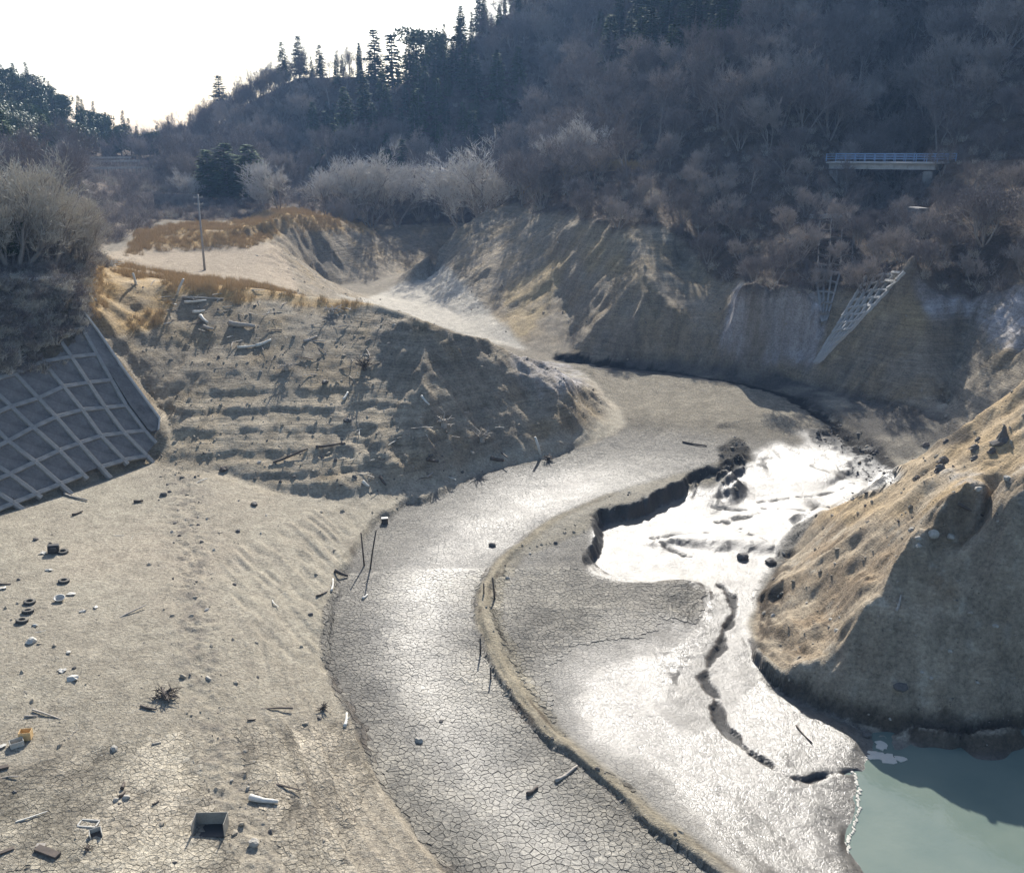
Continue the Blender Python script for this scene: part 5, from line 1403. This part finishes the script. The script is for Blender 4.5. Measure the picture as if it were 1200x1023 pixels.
for a, b, w, lab, mt in (((75, 580), (102, 588), 2.4, 'bent grey branch lying below the lattice wall', M_WOOD), ((157, 589), (168, 588), 3, 'short dark stick near the grey stone', M_WOODD), ((85, 605), (97, 600), 2.5, 'dark stick below the bent grey branch', M_WOODD), ((29, 841), (44, 840), 2, 'straight thin stick above the orange-yellow box', M_WOOD), ((178, 873), (189, 871), 2, 'short straight stick alone on the cracked mud', M_WOOD), ((179, 944), (187, 940), 2, 'tiny stick left of the open box', M_WOODD),
        ((140, 935), (147, 930), 3, 'lower of two dark planks near the small white lump', M_WOODD), ((143, 926), (146, 919), 4, 'upper of two dark planks near the small white lump', M_WOODD), ((165, 829), (183, 833), 3, 'charred plank at the burnt patch', M_WOODD), ((290, 845), (300, 844), 2, 'short stick right of the churned mud strip', M_WOODD),
        ((392, 671), (408, 677), 4, 'brown plank lying by the channel edge', M_WOODD), ((388, 694), (391, 680), 2.5, 'bleached stick below the brown plank', M_WOODP), ((371, 700), (384, 694), 2.2, 'dark stick beside the bleached one', M_WOODD), ((425, 703), (431, 698), 3, 'white wooden scrap in the dark channel edge', M_WOODP),
        ((651, 917), (677, 900), 4, 'straight pale pole fallen across the shiny channel', M_WOOD), ((618, 933), (630, 925), 5, 'black tangled branch at the lower end of the fallen pole', M_WOODD), ((933, 851), (951, 872), 2, 'thin forked branch lying on the white wet mud', M_WOODD),
        ((320, 544), (361, 528), 3, 'long reddish log on the lower terrace of the mound', M_WOODD), ((370, 525), (405, 521), 3, 'dark log in line with the reddish one', M_WOODD), ((575, 539), (590, 542), 5, 'dark log at the foot of the shaded mound', M_WOODD), ((800, 519), (828, 524), 2.5, 'thin stick on the mud above the dark bank', M_WOODD),
        ((214, 350), (262, 352), 3, 'long grey log just under the golden crest', M_WOOD), ((216, 356), (242, 354), 3, 'shorter log right below the long grey one', M_WOODP), ((226, 368), (240, 366), 3.5, 'short pale log on the upper mound', M_WOODP), ((235, 372), (243, 381), 4, 'slanting pale log on the upper mound', M_WOODP), ((239, 385), (250, 388), 4, 'stubby log below the slanting pale one', M_WOOD), ((269, 382), (299, 385), 6, 'thick grey log with torn bark on the upper mound', M_WOOD), ((278, 409), (303, 407), 3, 'long bleached log across the upper mound', M_WOODP), ((300, 408), (318, 401), 4, 'bleached log slanting right of the long one', M_WOODP),
        ((356, 402), (372, 396), 3, 'grey log among the rubble in the middle of the mound', M_WOOD), ((402, 470), (408, 461), 3, 'pale stick standing out on the terraces', M_WOODP), ((494, 466), (503, 478), 3, 'pale stick at the edge of the mound shadow', M_WOODP), ((425, 566), (433, 573), 4, 'pale stub of wood in the eroded mound foot', M_WOODP), ((445, 560), (452, 570), 3.5, 'dark stub of wood in the eroded mound foot', M_WOODD), ((500, 541), (514, 543), 4, 'dark curved log above the channel edge', M_WOODD),
        ((1122, 596), (1152, 607), 3.5, 'dark branch lying on the shaded hill shoulder', M_WOODD), ((1050, 718), (1056, 700), 3, 'grey stick leaning on the shaded hill face', M_WOOD)):
    log(a, b, w, lab, mt)
log((404, 853), (407, 838), 4, 'white forked stick at the edge of the cracked channel', M_WOODP, stubs=2)
# standing poles
def stand(px, py, top, w, lab, mat=None, lean=(0, 0), name='post', cat='post'):
    s, p = msz(px, py); h = (py - top) * s * 1.08; r_ = max(.035, w * s / 2)
    return tag(obj(name, MB().tube([(0, 0, -.3), (lean[0] * .5 * h, lean[1] * .5 * h, h * .5), (lean[0] * h, lean[1] * h, h)], [r_, r_ * .9, r_ * .75], 7).mesh(name, mat or M_WOODD, True), None, p), lab, cat)
stand(427, 663, 625, 2, 'left thin pole of the dark forked pair at the channel edge', lean=(-.05, 0)); stand(433, 667, 622, 2, 'right thin pole of the dark forked pair at the channel edge', lean=(.2, 0))
stand(563, 768, 748, 2.4, 'upper of two short dark posts beside the levee'); stand(575, 797, 782, 2.4, 'lower of two short dark posts beside the levee'); stand(580, 702, 677, 2.4, 'dark post at the inner bend of the levee', lean=(-.1, 0)); stand(567, 696, 684, 2, 'short dark post left of the levee bend')
stand(634, 533, 514, 3.5, 'white leaning post at the foot of the shaded mound', M_WOODP, (-.35, 0)); stand(206, 346, 330, 3, 'leaning pale post at the golden crest of the mound', M_WOODP, (.6, 0)); stand(160, 334, 322, 3, 'short pale post on the golden ledge', M_WOODP, (-.2, 0))
# stacked crates by the channel edge
s_, p_ = msz(451, 613)
root = obj('crate', None, None, p_, (0, 0, .2)); tag(root, 'small dark crate with a pale lid at the channel edge', 'crate')
for k in range(4): obj('slat', MB().box((0, 0, 0), (.5, .34, .075), None, .01).mesh('slat', M_WOODD), root, (0, 0, .06 + k * .1))
obj('lid', MB().box((0, 0, .44), (.54, .38, .04), None, .01).mesh('lid', M_WOODP), root)
# snags: dead root balls and twiggy driftwood
def snag(px, py, w, seed, lab, mat=M_WOODD, up=.8, n=16):
    s, p = msz(px, py); W = w * s; rnd = random.Random(seed); m = MB(); m.tube([(0, 0, -.2), (0, 0, W * .22)], [W * .13, W * .08], 6)
    for k in range(n):
        a = rnd.uniform(0, 6.28); el = rnd.uniform(-.1, 1.1) * up; d = Vector((math.cos(a) * math.cos(el), math.sin(a) * math.cos(el), math.sin(el)))
        q = Vector((0, 0, W * rnd.uniform(.02, .2))); e = q + d * W * rnd.uniform(.25, .6); mid = q.lerp(e, .5) + Vector((rnd.gauss(0, .06), rnd.gauss(0, .06), rnd.gauss(.02, .05))) * W
        m.tube([q, mid, e], [W * .035, W * .022, W * .008], 4)
        for j in range(2): m.tube([mid, mid + Vector((rnd.gauss(0, 1), rnd.gauss(0, 1), rnd.gauss(.2, .6))).normalized() * W * .22], [W * .014, W * .004], 3)
    return tag(obj('snag', m.mesh('snag', mat), None, p), lab, 'driftwood')
snag(427, 432, 30, 1, 'dark root ball casting a long shadow on the mound face'); snag(565, 517, 28, 2, 'pale-topped dead snag on the shaded mound foot', M_WOOD); snag(379, 832, 20, 3, 'black spidery snag at the bend of the channel edge', up=1.0); snag(643, 540, 20, 4, 'low dark snag beside the white leaning post', up=.3); snag(389, 368, 26, 5, 'tangle of grey branches below the mound crest', M_WOOD, .4); snag(336, 434, 24, 6, 'rubble of broken roots on the mound', M_WOOD, .3)
snag(194, 818, 34, 7, 'burnt brush heap on the dry mud', M_WOODD, .15, 26); snag(102, 997, 18, 8, 'small fan of dry twigs near the bottom left', M_WOODD, .2, 8); snag(130, 312, 26, 9, 'bleached root tangle beside the pale bush', M_WOODP, .4); snag(520, 500, 34, 10, 'sparse dead saplings at the edge of the mound shadow', M_WOOD, 1.3, 12); snag(18, 590, 26, 12, 'bleached dead branches lying over the lattice foot', M_WOOD, .8, 14)
# stumps on the right hill
def stump(px, py, w, lab, grp='grey stumps on the top of the right hill'):
    s, p = msz(px, py); W = w * s; rnd = random.Random(int(px)); m = MB(); n = 9
    rings = [(.62, -.25), (.5, 0), (.3, .25), (.17, .55), (.10, .85)] if w > 15 else [(.6, -.25), (.52, 0), (.44, .2), (.3, .38), (.14, .5)]; o = []
    for r_, z_ in rings:
        for k in range(n): a = 6.283 * k / n; q = rnd.uniform(.6, 1.35); o.append((math.cos(a) * r_ * W * q, math.sin(a) * r_ * W * q, z_ * W * rnd.uniform(.9, 1.1)))
    f = [(i * n + k, i * n + (k + 1) % n, (i + 1) * n + (k + 1) % n, (i + 1) * n + k) for i in range(len(rings) - 1) for k in range(n)] + [tuple(range((len(rings) - 1) * n, len(rings) * n))]
    m.add(o, f)
    for k in range(5): a = rnd.uniform(0, 6.28); m.tube([(0, 0, W * .15), (math.cos(a) * W * .8, math.sin(a) * W * .8, -.05)], [W * .1, W * .03], 4)
    return tag(obj('stump', m.mesh('stump', M_STUMP), None, p + Vector((0, 0, -.05))), lab, 'stump', grp)
M_STUMP = simple('grey_stump_wood', (.13, .115, .10), .9, .4, 5)
for q in ((1175, 515, 17, 'largest, cone-shaped grey stump near the right edge'), (1163, 528, 8, 'small stump just below the cone-shaped one'), (1143, 526, 10, 'upper of two stumps left of the cone-shaped one'), (1143, 538, 9, 'lower of two stumps left of the cone-shaped one'), (1106, 540, 11, 'dark stump in the middle of the hill crest'), (1102, 550, 13, 'broad rubbly stump at the lower end of the row'), (1147, 515, 7, 'small dark stump highest on the crest'), (1109, 518, 7, 'small stump standing on the skyline of the hill'), (1085, 522, 8, 'twiggy stump at the left end on the skyline'), (1036, 556, 6, 'tiny stump far down the skyline of the hill'), (1075, 560, 7, 'small stump on the middle of the lit slope')):
    stump(*q)
# foam at the shore
def foam():
    t = NT('dried_foam'); t.set(t.b, 'Base Color', (.50, .47, .40, 1)); t.b.inputs['Roughness'].default_value = .7
    pos = t.add('NewGeometry').outputs['Position']; bp = t.add('Bump'); bp.inputs['Distance'].default_value = .05; t.set(bp, 'Height', t.noise(pos, 8, 4)); t.set(t.b, 'Normal', bp.outputs[0])
    rnd = random.Random(5); m = MB()
    def blob(px, py, wx_, wy_):
        x, y, z = Z(px, py, WATER_Z); s = 30 / FPX * 1.55; n = 14; zt = .035
        vs = [(x, y, WATER_Z + zt + .02)]
        for k in range(n): a = 6.283 * k / n; q = rnd.uniform(.55, 1.15); vs.append((x + math.cos(a) * wx_ * s * q, y + math.sin(a) * wy_ * s * q * 1.5, WATER_Z + zt))
        vs += [(v[0], v[1], WATER_Z - .03) for v in vs[1:]]
        m.add(vs, [(0, 1 + k, 1 + (k + 1) % n) for k in range(n)] + [(1 + k, 1 + n + k, 1 + n + (k + 1) % n, 1 + (k + 1) % n) for k in range(n)])
    for px, py, a, b in ((1033, 874, 9, 7), (1027, 884, 12, 6), (1040, 889, 14, 7), (1055, 889, 11, 5), (1022, 888, 8, 4)): blob(px, py, a, b)
    tag(obj('foam_patch', m.mesh('foam_patch', t.m)), 'white foam patch floating at the tip of the muddy shore', 'foam')
    m = MB()
    for k in range(46):
        py = 905 + k * 2.1; px = np.interp(py, [905, 925, 945, 965, 985, 1003], [997, 1003, 1004, 1000, 990, 990]) + rnd.uniform(-2, 2) + 3; blob(px, py, rnd.uniform(.9, 2.4), rnd.uniform(1.3, 2.4))
    tag(obj('foam_line', m.mesh('foam_line', t.m)), 'narrow curving white foam line along the waterline', 'foam')
foam()

# ------------------------------------------------------------------ mud plates near the camera: real slabs with open joints
def mud_plates(mask, cell, r1, gap, th, seed, want, parent, az0=-33, az1=33):
    rg = np.random.default_rng(seed)
    x0, x1, y0, y1 = r1 * math.sin(R(az0)) , r1 * math.sin(R(az1)), 26, r1
    nx, ny = int((x1 - x0) / cell), int((y1 - y0) / cell)
    gx, gy = np.meshgrid(np.arange(nx), np.arange(ny), indexing='ij')
    sx = x0 + (gx + .5 + rg.uniform(-.46, .46, gx.shape)) * cell; sy = y0 + (gy + .5 + rg.uniform(-.46, .46, gx.shape)) * cell
    drop = rg.random(gx.shape) < .22                                 # missing seeds make some plates bigger
    az = np.arctan2(sx, sy); rr = np.hypot(sx, sy)
    i = np.clip(np.rint(np.interp(az, azs, np.arange(nc))).astype(int), 0, nc - 1); j = np.clip(np.rint(np.interp(np.log(rr), lrs, np.arange(nr))).astype(int), 0, nr - 1)
    mk = mask[j, i] * (rr > 30)
    zz_ = hz(sx, sy); pX, pY = project(sx, sy, zz_)
    ok = (mk > .5) & (pX > -15) & (pX < 1215) & (pY < 1045) & ~drop
    plates = []
    for a, b in np.argwhere(ok):
        c = (sx[a, b], sy[a, b]); poly = [(c[0] - cell * 1.3, c[1] - cell * 1.3), (c[0] + cell * 1.3, c[1] - cell * 1.3), (c[0] + cell * 1.3, c[1] + cell * 1.3), (c[0] - cell * 1.3, c[1] + cell * 1.3)]
        for da in (-2, -1, 0, 1, 2):
            for db in (-2, -1, 0, 1, 2):
                u, v = a + da, b + db
                if (da == 0 and db == 0) or not (0 <= u < nx and 0 <= v < ny) or drop[u, v]: continue
                mx, my = (c[0] + sx[u, v]) / 2, (c[1] + sy[u, v]) / 2; nxv, nyv = sx[u, v] - c[0], sy[u, v] - c[1]; L_ = math.hypot(nxv, nyv)
                if L_ > cell * 2.9: continue
                nxv /= L_; nyv /= L_; g = gap * (.6 + .8 * _hash(np.array([a + u]), np.array([b + v]), 3)[0]); k0 = mx * nxv + my * nyv - g
                out = []
                for q in range(len(poly)):
                    p, w = poly[q], poly[(q + 1) % len(poly)]; dp = p[0] * nxv + p[1] * nyv - k0; dw = w[0] * nxv + w[1] * nyv - k0
                    if dp <= 0: out.append(p)
                    if dp * dw < 0: t = dp / (dp - dw); out.append((p[0] + (w[0] - p[0]) * t, p[1] + (w[1] - p[1]) * t))
                poly = out
                if len(poly) < 3: break
            if len(poly) < 3: break
        if len(poly) < 3: continue
        # slightly irregular outline
        rim = []
        for q in range(len(poly)):
            p, w = poly[q], poly[(q + 1) % len(poly)]; rim.append(p)
            l_ = math.hypot(w[0] - p[0], w[1] - p[1])
            if l_ > cell * .45: t = random.uniform(.35, .65); k = random.uniform(-.0, .06); rim.append((p[0] + (w[0] - p[0]) * t + (c[0] - p[0]) * k, p[1] + (w[1] - p[1]) * t + (c[1] - p[1]) * k))
        plates.append((math.hypot(*c), c, rim, Col0[j[a, b], i[a, b]], Rgh[j[a, b], i[a, b]]))
    plates.sort(key=lambda q: q[0])
    def geom(c, rim, o):
        n = len(rim); R_ = np.array(rim); zr = hz(R_[:, 0], R_[:, 1]); zc_ = float(hz(c[0], c[1])); tl = (random.uniform(-.05, .05), random.uniform(-.05, .05)); h = th * random.uniform(.7, 1.2)
        vs = [(c[0] - o[0], c[1] - o[1], zc_ + h - o[2])]
        for (x, y), z in zip(rim, zr): vs.append((x - o[0], y - o[1], z + h * 1.1 + tl[0] * (x - c[0]) + tl[1] * (y - c[1]) - o[2]))
        for (x, y), z in zip(rim, zr): vs.append((x - o[0], y - o[1], z - .02 - o[2]))
        f = [(0, 1 + k, 1 + (k + 1) % n) for k in range(n)]
        for k in range(n): a_, b_, c_, d_ = 1 + k, 1 + n + k, 1 + n + (k + 1) % n, 1 + (k + 1) % n; f += [(a_, b_, c_), (a_, c_, d_)]
        return vs, f
    def finish(name, V, F, cols, sts):
        me = fast_mesh(name, np.array(V), np.array(F), M_GROUND, False)
        at1 = me.color_attributes.new('soil_colour', 'FLOAT_COLOR', 'POINT'); at1.data.foreach_set('color', np.array(cols, np.float32).ravel())
        at2 = me.color_attributes.new('soil_state', 'FLOAT_COLOR', 'POINT'); at2.data.foreach_set('color', np.array(sts, np.float32).ravel()); return me
    for rr_, c, rim, col, ro in plates[:want]:
        o = (c[0], c[1], float(hz(c[0], c[1]))); vs, f = geom(c, rim, o); k = random.uniform(.85, 1.12)
        obj('mud_plate', finish('mud_plate', vs, f, [(*(np.array(col) * k), 1)] * len(vs), [(ro, 0, 0, 1)] * len(vs)), parent, o)
    V = []; F = []; cc = []; ss = []
    for rr_, c, rim, col, ro in plates[want:]:
        vs, f = geom(c, rim, (0, 0, 0)); b0 = len(V); V += vs; F += [tuple(q + b0 for q in t) for t in f]; k = random.uniform(.85, 1.12)
        cc += [(*(np.array(col) * k), 1)] * len(vs); ss += [(ro, 0, 0, 1)] * len(vs)
    if V: tag(obj('mud_plates', finish('mud_plates', V, F, cc, ss), parent), kind='stuff')
    print('PLATES', len(plates))
mud_plates(m_plateA, .27, 64, .013, .03, 5, 300, GROUND['reservoir_bed'])
mud_plates(m_plateB, .23, 45.5, .009, .02, 6, 300, GROUND['dry_mud_flat'])
# ------------------------------------------------------------------ air
def haze():
    m = bpy.data.materials.new('haze_air'); m.use_nodes = True
    n = m.node_tree.nodes; n.remove(n['Principled BSDF'])
    v = n.new('ShaderNodeVolumePrincipled'); v.inputs['Color'].default_value = (.34, .58, 1.0, 1); v.inputs['Density'].default_value = .00022; v.inputs['Anisotropy'].default_value = .25
    m.node_tree.links.new(v.outputs[0], n['Material Output'].inputs['Volume'])
    top = max(float(H.max()), 150) + 25
    b = MB().box((0, 700, (top - 8) / 2), (3600, 2000, top + 8))
    o = obj('haze', b.mesh('haze', m)); tag(o, 'pale bluish haze filling the valley', 'haze', kind='stuff')
haze()
